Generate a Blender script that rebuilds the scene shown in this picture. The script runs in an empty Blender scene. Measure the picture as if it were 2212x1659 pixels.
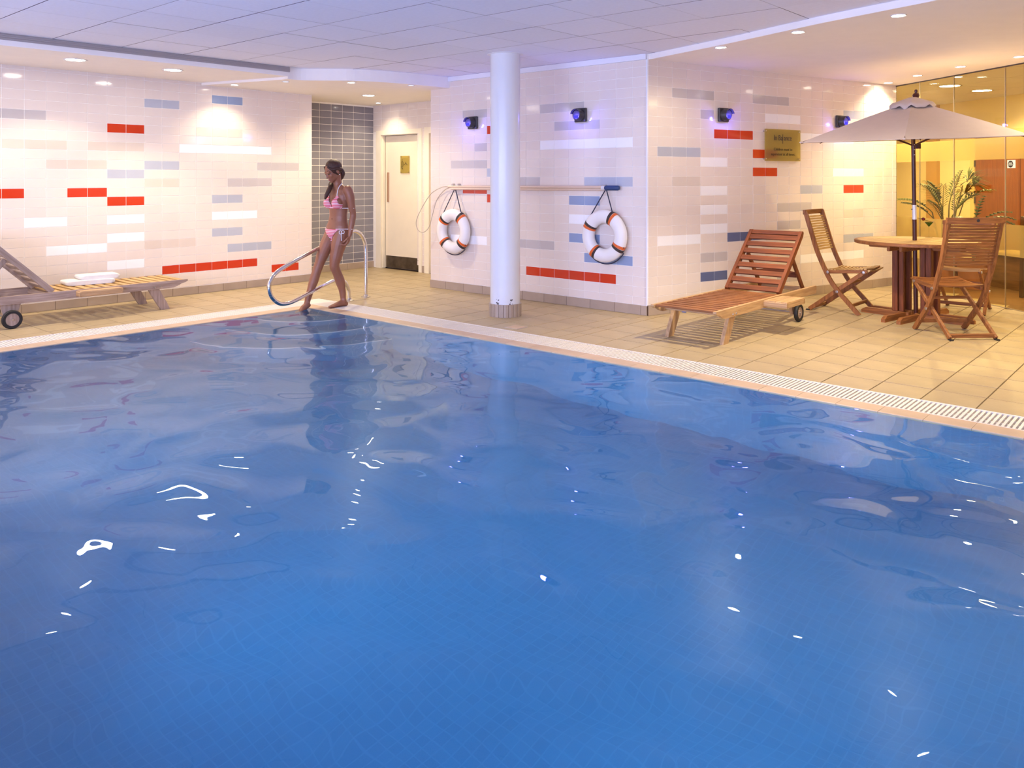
import bpy, bmesh, math, random
from mathutils import Vector, Matrix, Quaternion
random.seed(7)
R = math.radians
scene = bpy.context.scene
C = scene.collection

# ------------------------------------------------------------------ camera
cam_d = bpy.data.cameras.new('camera')
cam = bpy.data.objects.new('camera', cam_d); C.objects.link(cam)
CAM = Vector((7.5005, -5.1527, 1.4))
LOOK = Vector((-0.66072, 0.75063, 0.0))
RIGHT = Vector((0.75063, 0.66072, 0.0))
cam.location = CAM
cam.rotation_euler = (R(90), 0, math.atan2(-LOOK.x, LOOK.y))
cam_d.sensor_width = 36.0
cam_d.lens = 36.0 * 1738.56 / 2212.0
cam_d.shift_x = -(1110.1 - 1106.0) / 2212.0
cam_d.shift_y = -(829.5 - 383.86) / 2212.0
cam_d.clip_start = 0.05
scene.camera = cam

# ------------------------------------------------------------------ world, exposure
world = bpy.data.worlds.new('world'); scene.world = world
world.use_nodes = True
world.node_tree.nodes['Background'].inputs[0].default_value = (0.9, 0.8, 0.75, 1)
world.node_tree.nodes['Background'].inputs[1].default_value = 0.02
vs = scene.view_settings
vs.view_transform = 'Standard'; vs.look = 'None'; vs.gamma = 1.0; vs.use_curve_mapping = False
vs.exposure = 0.06
try:
    scene.cycles.sample_clamp_indirect = 6.0
    scene.cycles.max_bounces = 10
    scene.cycles.diffuse_bounces = 4
    scene.cycles.transparent_max_bounces = 12
    scene.cycles.blur_glossy = 0.3
except Exception:
    pass

WARM = (1.0, 0.83, 0.54)
WARM2 = (1.0, 0.66, 0.33)
POOLBLUE = (0.40, 0.80, 1.0)

# added unseen blue fill lights under water, beside the two near basin walls
def pool_fill(loc, direction, power, color=POOLBLUE, size=0.5):
    d = bpy.data.lights.new('pool_fill_light', 'AREA'); d.shape = 'DISK'; d.size = size
    d.energy = power; d.color = color; d.spread = R(75)
    o = bpy.data.objects.new('pool_fill_light', d); C.objects.link(o)
    o.location = loc
    o.rotation_euler = Vector(direction).to_track_quat('-Z', 'Y').to_euler()
    return o
POOL_FILLS = []
for (lx, ly, dx, dy) in ((2.2, -4.72, 0, 1), (4.4, -4.72, 0, 1), (6.6, -4.72, 0, 1), (8.62, -3.6, -1, 0), (8.62, -1.4, -1, 0)):
    POOL_FILLS.append(pool_fill((lx, ly, -0.45), (dx, dy, 0.05), 15))
# added unseen cool fill light at the wall behind the camera, no window there
wl_ = bpy.data.lights.new('cool_fill_light', 'AREA'); wl_.shape = 'RECTANGLE'; wl_.size = 9.0; wl_.size_y = 1.3
wl_.energy = 520; wl_.color = (0.54, 0.60, 1.0)
wlo = bpy.data.objects.new('cool_fill_light', wl_); C.objects.link(wlo); wlo.location = (5.4, -6.9, 1.35); wlo.rotation_euler = (R(90), 0, 0)

# ------------------------------------------------------------------ materials
def new_mat(name):
    m = bpy.data.materials.new(name); m.use_nodes = True
    nt = m.node_tree
    return m, nt, nt.nodes['Principled BSDF']

def pbr(name, col, rough=0.5, metal=0.0, var=0.0, vscale=8.0, bump=0.0, bscale=40.0, spec=0.5, coat=0.0, stretch=None, col2=None, rand=0.0):
    m, nt, b = new_mat(name)
    L = nt.links
    b.inputs['Base Color'].default_value = (*col, 1)
    b.inputs['Roughness'].default_value = rough
    b.inputs['Metallic'].default_value = metal
    b.inputs['Specular IOR Level'].default_value = spec
    if coat: b.inputs['Coat Weight'].default_value = coat; b.inputs['Coat Roughness'].default_value = 0.06
    tc = nt.nodes.new('ShaderNodeTexCoord')
    src = tc.outputs['Object']
    if stretch:
        mp = nt.nodes.new('ShaderNodeMapping'); mp.inputs['Scale'].default_value = stretch
        L.new(src, mp.inputs['Vector']); src = mp.outputs['Vector']
    out = None
    if var > 0 or col2:
        n = nt.nodes.new('ShaderNodeTexNoise'); n.inputs['Scale'].default_value = vscale; n.inputs['Detail'].default_value = 5
        L.new(src, n.inputs['Vector'])
        r = nt.nodes.new('ShaderNodeValToRGB')
        c2 = col2 if col2 else tuple(max(0, c * (1 - var)) for c in col)
        c1 = col if col2 else tuple(min(1, c * (1 + var)) for c in col)
        r.color_ramp.elements[0].color = (*c2, 1); r.color_ramp.elements[1].color = (*c1, 1)
        r.color_ramp.elements[0].position = 0.3; r.color_ramp.elements[1].position = 0.7
        L.new(n.outputs['Fac'], r.inputs['Fac']); out = r.outputs['Color']
    if rand > 0:
        oi = nt.nodes.new('ShaderNodeObjectInfo')
        mr = nt.nodes.new('ShaderNodeMapRange'); mr.inputs['To Min'].default_value = 1 - rand; mr.inputs['To Max'].default_value = 1 + rand
        L.new(oi.outputs['Random'], mr.inputs['Value'])
        hs = nt.nodes.new('ShaderNodeHueSaturation'); L.new(mr.outputs['Result'], hs.inputs['Value'])
        hs.inputs['Color'].default_value = (*col, 1)
        if out: L.new(out, hs.inputs['Color'])
        out = hs.outputs['Color']
    if out: L.new(out, b.inputs['Base Color'])
    if bump > 0:
        n2 = nt.nodes.new('ShaderNodeTexNoise'); n2.inputs['Scale'].default_value = bscale; n2.inputs['Detail'].default_value = 4
        L.new(src, n2.inputs['Vector'])
        bp = nt.nodes.new('ShaderNodeBump'); bp.inputs['Strength'].default_value = bump; bp.inputs['Distance'].default_value = 0.01
        L.new(n2.outputs['Fac'], bp.inputs['Height']); L.new(bp.outputs['Normal'], b.inputs['Normal'])
    return m

def emit(name, col, strength):
    m = bpy.data.materials.new(name); m.use_nodes = True
    nt = m.node_tree; nt.nodes.clear()
    e = nt.nodes.new('ShaderNodeEmission'); e.inputs[0].default_value = (*col, 1); e.inputs[1].default_value = strength
    o = nt.nodes.new('ShaderNodeOutputMaterial'); nt.links.new(e.outputs[0], o.inputs[0])
    return m

def teak(name, axis, dark, light, rough=0.55):
    sc = {'x': (2.0, 26, 26), 'y': (26, 2.0, 26), 'z': (26, 26, 2.0)}[axis]
    return pbr(name, light, rough, 0, vscale=2.2, stretch=sc, col2=dark, bump=0.25, bscale=3.0, rand=0.10)

M = {}
M['tile_cream'] = pbr('ceramic_cream', (0.80, 0.70, 0.63), 0.10, var=0.02, vscale=3, spec=0.5, rand=0.02)
M['tile_white'] = pbr('ceramic_white', (0.93, 0.92, 0.93), 0.10, var=0.01, vscale=3, rand=0.01)
M['tile_beige'] = pbr('ceramic_beige', (0.71, 0.61, 0.53), 0.10, var=0.03, vscale=3, rand=0.03)
M['tile_grey'] = pbr('ceramic_grey', (0.57, 0.52, 0.51), 0.10, var=0.03, vscale=3, rand=0.03)
M['tile_mist'] = pbr('ceramic_mist_blue', (0.47, 0.49, 0.57), 0.10, var=0.03, vscale=3, rand=0.03)
M['tile_blue'] = pbr('ceramic_blue', (0.27, 0.34, 0.52), 0.10, var=0.03, vscale=3, rand=0.03)
M['tile_navy'] = pbr('ceramic_slate_blue', (0.12, 0.15, 0.28), 0.10, var=0.03, vscale=3, rand=0.03)
M['tile_red'] = pbr('ceramic_red', (0.62, 0.045, 0.012), 0.10, var=0.04, vscale=3, rand=0.05)
M['tile_alcove'] = pbr('ceramic_alcove_blue', (0.235, 0.225, 0.27), 0.12, var=0.05, vscale=4, rand=0.05)
M['grout'] = pbr('grout_pale', (0.93, 0.88, 0.83), 0.8, var=0.03, vscale=20)
M['grout_floor'] = pbr('grout_brown', (0.11, 0.06, 0.03), 0.9, var=0.2, vscale=12)
M['floor_tile'] = pbr('quarry_tile_sand', (0.43, 0.33, 0.195), 0.42, var=0.10, vscale=4.5, bump=0.15, bscale=60, rand=0.05)
M['skirt_tile'] = pbr('skirting_tile', (0.40, 0.31, 0.24), 0.40, var=0.07, vscale=6, rand=0.05)
M['coping'] = pbr('coping_tile_tan', (0.56, 0.40, 0.28), 0.45, var=0.08, vscale=6, rand=0.04)
M['panel'] = pbr('ceiling_panel_lilac_lit', (0.77, 0.79, 0.94), 0.85, var=0.02, vscale=30, bump=0.15, bscale=250, rand=0.02)  # white panels, lilac of the light over the pool mixed into their colour
M['panel_gap'] = pbr('ceiling_gap', (0.10, 0.08, 0.13), 0.9)
M['plaster'] = pbr('plaster_white', (0.90, 0.85, 0.81), 0.7, var=0.015, vscale=6)
M['fascia'] = pbr('fascia_lilac_lit', (0.82, 0.82, 0.88), 0.6)  # white paint with the bluish light of the room mixed in
M['cream_wall'] = pbr('plaster_cream', (0.72, 0.60, 0.46), 0.7, var=0.02, vscale=4)
M['track'] = pbr('aluminium_track', (0.42, 0.38, 0.38), 0.45, 0.3)
M['white_paint'] = pbr('white_gloss_paint', (0.74, 0.74, 0.77), 0.25, var=0.01, vscale=4)
M['chipped'] = pbr('bare_chips', (0.08, 0.06, 0.06), 0.8)
M['door_paint'] = pbr('cream_door_paint', (0.82, 0.72, 0.56), 0.4, var=0.02, vscale=5)
M['frame_paint'] = pbr('cream_frame_paint', (0.86, 0.78, 0.62), 0.35, var=0.03, vscale=7)
M['kick'] = pbr('kick_plate_bronze', (0.12, 0.09, 0.06), 0.35, 0.6, var=0.35, vscale=9)
M['dark_gap'] = pbr('dark_gap', (0.02, 0.015, 0.012), 0.9)
M['steel'] = pbr('polished_steel', (0.74, 0.72, 0.72), 0.12, 1.0)
M['steel_dull'] = pbr('brushed_steel', (0.55, 0.50, 0.46), 0.35, 1.0)
M['brass'] = pbr('brushed_bronze', (0.50, 0.30, 0.18), 0.4, 0.5)
M['black_metal'] = pbr('black_metal', (0.045, 0.04, 0.045), 0.45, 0.2, var=0.2, vscale=20)
M['plastic_white'] = pbr('grating_plastic', (0.80, 0.74, 0.68), 0.4, rand=0.03)
M['channel'] = pbr('channel_dark', (0.05, 0.04, 0.035), 0.8)
M['buoy'] = pbr('buoy_white', (0.86, 0.82, 0.80), 0.4, var=0.02, vscale=6)
M['band_orange'] = pbr('band_orange', (0.72, 0.13, 0.02), 0.5)
M['band_black'] = pbr('band_black', (0.035, 0.02, 0.02), 0.5)
M['rope'] = pbr('rope_navy', (0.03, 0.03, 0.06), 0.8)
M['pole'] = pbr('pole_cream', (0.70, 0.52, 0.40), 0.35)
M['wire'] = pbr('wire_white', (0.50, 0.42, 0.34), 0.4)
M['handle_blue'] = pbr('handle_blue', (0.02, 0.05, 0.16), 0.45)
M['blue_clip'] = pbr('clip_blue', (0.10, 0.20, 0.65), 0.4)
M['rubber'] = pbr('rubber_black', (0.012, 0.011, 0.012), 0.6)
M['canvas'] = pbr('canvas_offwhite', (0.64, 0.53, 0.47), 0.9, var=0.02, vscale=12, bump=0.2, bscale=300)
M['pole_dark'] = pbr('pole_dark_wood', (0.075, 0.018, 0.012), 0.35, var=0.3, vscale=3, stretch=(20, 20, 1.5))
M['collar'] = pbr('collar_silver', (0.80, 0.78, 0.80), 0.3, 0.3)
M['towel'] = pbr('towel_white', (0.90, 0.87, 0.84), 0.95, var=0.03, vscale=20, bump=0.8, bscale=260)
M['skin'] = pbr('skin_tan', (0.30, 0.115, 0.060), 0.42, var=0.06, vscale=9)
M['skin'].node_tree.nodes['Principled BSDF'].inputs['Subsurface Weight'].default_value = 0.06
M['skin'].node_tree.nodes['Principled BSDF'].inputs['Subsurface Radius'].default_value = (0.02, 0.008, 0.004)
M['hair'] = pbr('hair_brown', (0.075, 0.020, 0.007), 0.45, vscale=4, stretch=(30, 30, 3), col2=(0.025, 0.007, 0.004), bump=0.5, bscale=8)
M['lip'] = pbr('lip', (0.36, 0.06, 0.06), 0.35)
M['brow'] = pbr('brow_dark', (0.03, 0.01, 0.008), 0.6)
M['string'] = pbr('bikini_cord', (0.88, 0.84, 0.86), 0.7)
M['pearl'] = pbr('pearl', (0.9, 0.88, 0.85), 0.2)
M['palm'] = pbr('palm_leaf', (0.075, 0.11, 0.012), 0.45, col2=(0.035, 0.06, 0.008), vscale=5)
M['palm_dark'] = pbr('leaf_dark', (0.02, 0.05, 0.018), 0.4)
M['stalk'] = pbr('stalk_olive', (0.11, 0.085, 0.025), 0.6)
M['pot'] = pbr('pot_terracotta', (0.35, 0.13, 0.06), 0.6, var=0.1)
M['soil'] = pbr('soil', (0.03, 0.02, 0.012), 0.95)
M['lobby_wall'] = pbr('lobby_wall', (0.80, 0.68, 0.42), 0.7)
M['lobby_strip'] = pbr('lobby_strip', (0.50, 0.28, 0.07), 0.6)
M['lobby_door'] = pbr('lobby_door_wood', (0.24, 0.065, 0.014), 0.4, vscale=2.5, stretch=(18, 18, 1.2), col2=(0.15, 0.036, 0.008))
M['lobby_floor'] = pbr('lobby_floor_wood', (0.24, 0.12, 0.045), 0.35, vscale=2, stretch=(2, 16, 16), col2=(0.13, 0.06, 0.022))
M['dark_wood'] = pbr('dark_wood', (0.08, 0.03, 0.014), 0.45, vscale=3, stretch=(12, 12, 2), col2=(0.04, 0.014, 0.007))
M['bench_top'] = pbr('bench_top', (0.75, 0.56, 0.26), 0.5)
M['ink'] = pbr('ink_dark', (0.015, 0.012, 0.03), 0.5)
M['ink2'] = pbr('ink_black', (0.01, 0.01, 0.008), 0.5)
M['sticker'] = pbr('sticker_white', (0.85, 0.80, 0.62), 0.5)
M['cherry'] = pbr('cherry', (0.16, 0.01, 0.01), 0.2)
for k, (d, l) in {'teak': ((0.17, 0.055, 0.014), (0.36, 0.135, 0.036)),
                  'teak_red': ((0.12, 0.028, 0.007), (0.25, 0.066, 0.017)),
                  'teak_pale': ((0.40, 0.23, 0.105), (0.60, 0.38, 0.19)),
                  'teak_grey': ((0.28, 0.19, 0.14), (0.46, 0.34, 0.27)),
                  'teak_gold': ((0.42, 0.24, 0.08), (0.62, 0.40, 0.16))}.items():
    for ax in 'xyz':
        M[k + '_' + ax] = teak(k + '_grain_' + ax, ax, d, l)
M['lamp_white'] = emit('lamp_glow', (1.0, 0.90, 0.74), 80.0)
M['lamp_dim'] = emit('unlit_lens_glow', (0.75, 0.78, 1.0), 2.2)  # glow added to the lenses of the two unlit bluish downlights
M['lamp_blue'] = emit('lamp_blue', (0.09, 0.07, 1.0), 1.1)

def glass_mat(name, col, rough=0.0, ior=1.45, refl=1.0):
    # thin clear pane: coloured see-through with a mirror share that grows at grazing angles
    m = bpy.data.materials.new(name); m.use_nodes = True
    nt = m.node_tree; nt.nodes.clear(); L = nt.links
    o = nt.nodes.new('ShaderNodeOutputMaterial'); mx = nt.nodes.new('ShaderNodeMixShader')
    lw = nt.nodes.new('ShaderNodeLayerWeight'); lw.inputs['Blend'].default_value = 0.5
    pw = nt.nodes.new('ShaderNodeMath'); pw.operation = 'POWER'; pw.inputs[1].default_value = 5.0; L.new(lw.outputs['Facing'], pw.inputs[0])
    f0 = ((ior - 1) / (ior + 1)) ** 2
    fr = nt.nodes.new('ShaderNodeMath'); fr.operation = 'MULTIPLY_ADD'; fr.inputs[1].default_value = 1 - f0; fr.inputs[2].default_value = f0; L.new(pw.outputs[0], fr.inputs[0])
    t = nt.nodes.new('ShaderNodeBsdfTransparent'); t.inputs[0].default_value = (*col, 1)
    g = nt.nodes.new('ShaderNodeBsdfGlossy'); g.inputs['Roughness'].default_value = rough
    L.new(fr.outputs[0], mx.inputs[0]); L.new(t.outputs[0], mx.inputs[1]); L.new(g.outputs[0], mx.inputs[2]); L.new(mx.outputs[0], o.inputs[0])
    return m
M['pane'] = glass_mat('clear_pane', (0.93, 0.88, 0.70))
M['cup_glass'] = glass_mat('cup_glass', (0.92, 0.94, 0.92), ior=1.5)
M['liquid'] = glass_mat('green_liquid', (0.0, 0.42, 0.08), ior=1.33)
def frosted(name, col, share):
    m = bpy.data.materials.new(name); m.use_nodes = True
    nt = m.node_tree; nt.nodes.clear(); L = nt.links
    o = nt.nodes.new('ShaderNodeOutputMaterial'); mx = nt.nodes.new('ShaderNodeMixShader'); mx.inputs[0].default_value = share
    t = nt.nodes.new('ShaderNodeBsdfTransparent'); t.inputs[0].default_value = (*col, 1)
    d = nt.nodes.new('ShaderNodeBsdfTranslucent'); d.inputs[0].default_value = (*col, 1)
    d2 = nt.nodes.new('ShaderNodeBsdfDiffuse'); d2.inputs[0].default_value = (*col, 1)
    m2 = nt.nodes.new('ShaderNodeMixShader'); m2.inputs[0].default_value = 0.5
    L.new(d.outputs[0], m2.inputs[1]); L.new(d2.outputs[0], m2.inputs[2])
    L.new(t.outputs[0], mx.inputs[1]); L.new(m2.outputs[0], mx.inputs[2]); L.new(mx.outputs[0], o.inputs[0])
    return m
M['film'] = frosted('frosted_film', (0.93, 0.86, 0.62), 0.42)
M['sign_glass'] = frosted('sign_glass', (0.80, 0.73, 0.38), 0.26)

def bikini_mat():
    m, nt, b = new_mat('bikini_stripes'); L = nt.links
    b.inputs['Roughness'].default_value = 0.7
    tc = nt.nodes.new('ShaderNodeTexCoord'); sp = nt.nodes.new('ShaderNodeSeparateXYZ'); L.new(tc.outputs['Object'], sp.inputs[0])
    mu = nt.nodes.new('ShaderNodeMath'); mu.operation = 'MULTIPLY'; mu.inputs[1].default_value = 62.0; L.new(sp.outputs['Z'], mu.inputs[0])
    fr = nt.nodes.new('ShaderNodeMath'); fr.operation = 'FRACT'; L.new(mu.outputs[0], fr.inputs[0])
    r = nt.nodes.new('ShaderNodeValToRGB'); r.color_ramp.interpolation = 'CONSTANT'
    r.color_ramp.elements[0].color = (0.75, 0.10, 0.16, 1); r.color_ramp.elements[1].color = (0.88, 0.80, 0.82, 1); r.color_ramp.elements[1].position = 0.66
    L.new(fr.outputs[0], r.inputs[0]); L.new(r.outputs[0], b.inputs['Base Color'])
    return m
M['bikini'] = bikini_mat()

def mosaic_mat():
    m, nt, b = new_mat('pool_mosaic'); L = nt.links
    b.inputs['Roughness'].default_value = 0.35
    tc = nt.nodes.new('ShaderNodeTexCoord')
    sp = nt.nodes.new('ShaderNodeSeparateXYZ'); L.new(tc.outputs['Object'], sp.inputs[0])
    ad = nt.nodes.new('ShaderNodeMath'); ad.operation = 'ADD'; L.new(sp.outputs['X'], ad.inputs[0]); L.new(sp.outputs['Y'], ad.inputs[1])
    geo = nt.nodes.new('ShaderNodeNewGeometry'); sn = nt.nodes.new('ShaderNodeSeparateXYZ'); L.new(geo.outputs['Normal'], sn.inputs[0])
    ab = nt.nodes.new('ShaderNodeMath'); ab.operation = 'ABSOLUTE'; L.new(sn.outputs['Z'], ab.inputs[0])
    gt = nt.nodes.new('ShaderNodeMath'); gt.operation = 'GREATER_THAN'; gt.inputs[1].default_value = 0.5; L.new(ab.outputs[0], gt.inputs[0])
    cw = nt.nodes.new('ShaderNodeCombineXYZ'); L.new(ad.outputs[0], cw.inputs[0]); L.new(sp.outputs['Z'], cw.inputs[1])
    mv = nt.nodes.new('ShaderNodeMix'); mv.data_type = 'VECTOR'
    L.new(gt.outputs[0], mv.inputs['Factor']); L.new(cw.outputs[0], mv.inputs[4]); L.new(tc.outputs['Object'], mv.inputs[5])
    br = nt.nodes.new('ShaderNodeTexBrick'); br.offset = 0.0
    br.inputs['Scale'].default_value = 1.0; br.inputs['Brick Width'].default_value = 0.05; br.inputs['Row Height'].default_value = 0.05
    br.inputs['Mortar Size'].default_value = 0.003
    br.inputs['Color1'].default_value = (0.018, 0.155, 0.31, 1); br.inputs['Color2'].default_value = (0.022, 0.175, 0.345, 1)
    br.inputs['Mortar'].default_value = (0.035, 0.20, 0.38, 1)
    L.new(mv.outputs[1], br.inputs['Vector']); L.new(br.outputs['Color'], b.inputs['Base Color'])
    return m
M['mosaic'] = mosaic_mat()

def water_mat():
    # calm, slightly blurred surface plus a share of crisp small waves
    m = bpy.data.materials.new('pool_water'); m.use_nodes = True
    nt = m.node_tree; nt.nodes.clear(); L = nt.links
    o = nt.nodes.new('ShaderNodeOutputMaterial'); mx = nt.nodes.new('ShaderNodeMixShader'); mx.inputs[0].default_value = 0.60
    tc = nt.nodes.new('ShaderNodeTexCoord')
    mp = nt.nodes.new('ShaderNodeMapping'); mp.inputs['Rotation'].default_value = (0, 0, R(35)); mp.inputs['Scale'].default_value = (1.0, 1.25, 1.0)
    L.new(tc.outputs['Object'], mp.inputs['Vector'])
    for k, (rough, scale, detail, dist) in enumerate(((0.26, 2.2, 1.0, 0.008), (0.008, 2.0, 0.5, 0.032))):
        g = nt.nodes.new('ShaderNodeBsdfGlass'); g.inputs['Color'].default_value = (0.86, 0.94, 1.0, 1)
        g.inputs['IOR'].default_value = 1.33; g.inputs['Roughness'].default_value = rough
        n1 = nt.nodes.new('ShaderNodeTexNoise'); n1.inputs['Scale'].default_value = scale; n1.inputs['Detail'].default_value = detail; n1.inputs['Roughness'].default_value = 0.45
        n1.inputs['Distortion'].default_value = 0.5
        L.new(mp.outputs[0], n1.inputs['Vector'])
        bp = nt.nodes.new('ShaderNodeBump'); bp.inputs['Strength'].default_value = 1.0; bp.inputs['Distance'].default_value = dist
        L.new(n1.outputs['Fac'], bp.inputs['Height']); L.new(bp.outputs['Normal'], g.inputs['Normal'])
        L.new(g.outputs[0], mx.inputs[1 + k])
    L.new(mx.outputs[0], o.inputs[0])
    return m
M['water'] = water_mat()

# ------------------------------------------------------------------ mesh helpers
class MB:
    def __init__(self): self.v = []; self.f = []; self.mi = []; self.cur = 0
    def add(self, vs, fs):
        b = len(self.v); self.v += [tuple(p) for p in vs]
        for f in fs: self.f.append(tuple(b + i for i in f)); self.mi.append(self.cur)
        return self
    def box(self, c, s, rot=None):
        hx, hy, hz = s[0] / 2, s[1] / 2, s[2] / 2
        P = [Vector((x, y, z)) for x in (-hx, hx) for y in (-hy, hy) for z in (-hz, hz)]
        if rot is not None: P = [rot @ p for p in P]
        c = Vector(c)
        return self.add([p + c for p in P], [(0, 1, 3, 2), (4, 6, 7, 5), (0, 4, 5, 1), (2, 3, 7, 6), (0, 2, 6, 4), (1, 5, 7, 3)])
    def lohi(self, lo, hi):
        return self.box([(a + b) / 2 for a, b in zip(lo, hi)], [abs(b - a) for a, b in zip(lo, hi)])
    def cbox(self, c, s, ch=0.004, rot=None):
        # chamfered box (all 12 edges): three rings per axis collapsed
        hx, hy, hz = s[0] / 2, s[1] / 2, s[2] / 2; ch = min(ch, hx * .8, hy * .8, hz * .8)
        P = []; F = []
        for sx in (-1, 1):
            for sy in (-1, 1):
                for sz in (-1, 1):
                    P += [(sx * hx, sy * (hy - ch), sz * (hz - ch)), (sx * (hx - ch), sy * hy, sz * (hz - ch)), (sx * (hx - ch), sy * (hy - ch), sz * hz)]
        bm = bmesh.new(); vs = [bm.verts.new(p) for p in P]
        bmesh.ops.convex_hull(bm, input=vs)
        bmesh.ops.dissolve_limit(bm, angle_limit=0.02, verts=bm.verts, edges=bm.edges)
        bm.verts.index_update()
        V = [v.co.copy() for v in bm.verts]; Fs = [[v.index for v in f.verts] for f in bm.faces]; bm.free()
        if rot is not None: V = [rot @ p for p in V]
        c = Vector(c)
        return self.add([p + c for p in V], Fs)
    def bar(self, p, q, w, h, up=(0, 0, 1), ch=0.004):
        p = Vector(p); q = Vector(q); d = q - p; L = d.length; y = d.normalized(); u = Vector(up)
        x = y.cross(u)
        if x.length < 1e-5: x = y.cross(Vector((1, 0, 0)))
        x.normalize(); z = x.cross(y)
        m = Matrix((x, y, z)).transposed()
        return self.cbox((p + q) / 2, (w, L, h), ch, m)
    def prism(self, poly, axis, a, b):
        # poly: 2-D points in the plane of the other two axes (cyclic order), extruded along axis from a to b
        n = len(poly)
        def P(u, v, w):
            return {'x': (w, u, v), 'y': (u, w, v), 'z': (u, v, w)}[axis]
        vs = [P(u, v, a) for u, v in poly] + [P(u, v, b) for u, v in poly]
        fs = [tuple(range(n - 1, -1, -1)), tuple(range(n, 2 * n))] + [(i, (i + 1) % n, n + (i + 1) % n, n + i) for i in range(n)]
        return self.add(vs, fs)
    def tube(self, pts, r, seg=10, closed=False, caps=True, flat=None):
        pts = [Vector(p) for p in pts]; n = len(pts)
        rs = r if isinstance(r, (list, tuple)) else [r] * n
        T = []
        for i in range(n):
            a = pts[(i - 1) % n] if (closed or i > 0) else pts[i]
            b = pts[(i + 1) % n] if (closed or i < n - 1) else pts[i]
            T.append((b - a).normalized())
        ref = Vector((0, 0, 1)) if abs(T[0].z) < 0.9 else Vector((1, 0, 0))
        N = (ref - T[0] * ref.dot(T[0])).normalized()
        vs = []
        for i in range(n):
            if i: N = (N - T[i] * N.dot(T[i])).normalized()
            B = T[i].cross(N)
            for k in range(seg):
                a = 2 * math.pi * k / seg
                vs.append(pts[i] + (N * math.cos(a) + B * math.sin(a) * (flat or 1)) * rs[i])
        fs = []
        for i in range(n if closed else n - 1):
            j = (i + 1) % n
            for k in range(seg):
                k2 = (k + 1) % seg
                fs.append((i * seg + k, i * seg + k2, j * seg + k2, j * seg + k))
        if caps and not closed:
            fs.append(tuple(range(seg - 1, -1, -1))); fs.append(tuple((n - 1) * seg + k for k in range(seg)))
        return self.add(vs, fs)
    def lathe(self, prof, seg=24, c=(0, 0, 0), rot=None):
        vs = []; fs = []; n = len(prof); c = Vector(c)
        for k in range(seg):
            a = 2 * math.pi * k / seg
            for r, z in prof:
                p = Vector((r * math.cos(a), r * math.sin(a), z))
                if rot is not None: p = rot @ p
                vs.append(p + c)
        for k in range(seg):
            k2 = (k + 1) % seg
            for i in range(n - 1):
                fs.append((k * n + i, k2 * n + i, k2 * n + i + 1, k * n + i + 1))
        return self.add(vs, fs)
    def ell(self, c, r, rot=None, seg=16, rings=10):
        prof = [(math.sin(math.pi * i / rings), -math.cos(math.pi * i / rings)) for i in range(rings + 1)]
        vs = []; fs = []; c = Vector(c)
        for k in range(seg):
            a = 2 * math.pi * k / seg
            for s, z in prof[1:-1]:
                p = Vector((s * math.cos(a) * r[0], s * math.sin(a) * r[1], z * r[2])); vs.append((rot @ p if rot is not None else p) + c)
        m = rings - 1
        for k in range(seg):
            k2 = (k + 1) % seg
            for i in range(m - 1): fs.append((k * m + i, k2 * m + i, k2 * m + i + 1, k * m + i + 1))
        b = Vector((0, 0, -r[2])); t = Vector((0, 0, r[2]))
        vs += [(rot @ b if rot is not None else b) + c, (rot @ t if rot is not None else t) + c]
        nb = seg * m
        for k in range(seg):
            k2 = (k + 1) % seg
            fs.append((nb, k2 * m, k * m)); fs.append((nb + 1, k * m + m - 1, k2 * m + m - 1))
        return self.add(vs, fs)
    def mesh(self, name, mats, smooth=False):
        me = bpy.data.meshes.new(name); me.from_pydata(self.v, [], self.f)
        mats = mats if isinstance(mats, (list, tuple)) else [mats]
        for m in mats: me.materials.append(m)
        if len(mats) > 1: me.polygons.foreach_set('material_index', self.mi)
        me.validate(); me.update()
        bm = bmesh.new(); bm.from_mesh(me); bmesh.ops.recalc_face_normals(bm, faces=bm.faces); bm.to_mesh(me); bm.free()
        if smooth:
            me.polygons.foreach_set('use_smooth', [True] * len(me.polygons))
            try: me.set_sharp_from_angle(angle=R(40))
            except Exception: pass
        return me
    def build(self, name, mats, parent=None, smooth=False, loc=None, rot=None):
        return put(name, self.mesh(name, mats, smooth), parent, loc, rot)

def put(name, me, parent=None, loc=None, rot=None):
    o = bpy.data.objects.new(name, me); C.objects.link(o)
    if parent is not None: o.parent = parent
    if loc is not None: o.location = loc
    if rot is not None: o.rotation_euler = rot
    return o
def empty(name, loc=(0, 0, 0), rz=0.0):
    o = bpy.data.objects.new(name, None); C.objects.link(o); o.location = loc; o.rotation_euler = (0, 0, rz); o.empty_display_size = 0.1
    return o
def tag(o, label=None, cat=None, group=None, kind=None):
    if label: o['label'] = label
    if cat: o['category'] = cat
    if group: o['group'] = group
    if kind: o['kind'] = kind
    return o
def copy_tree(o, parent=None):
    c = o.copy(); C.objects.link(c); c.parent = parent
    for ch in list(o.children): copy_tree(ch, c)
    return c
def chain(pts, n=8, closed=False):
    # Catmull-Rom smoothing of a polyline
    pts = [Vector(p) for p in pts]; out = []; m = len(pts)
    for i in range(m if closed else m - 1):
        p0 = pts[(i - 1) % m] if (closed or i > 0) else pts[0]
        p1 = pts[i]; p2 = pts[(i + 1) % m]
        p3 = pts[(i + 2) % m] if (closed or i + 2 < m) else pts[-1]
        for k in range(n):
            t = k / n
            out.append(0.5 * ((2 * p1) + (p2 - p0) * t + (2 * p0 - 5 * p1 + 4 * p2 - p3) * t * t + (3 * p1 - p0 - 3 * p2 + p3) * t ** 3))
    if not closed: out.append(pts[-1])
    return out
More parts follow.
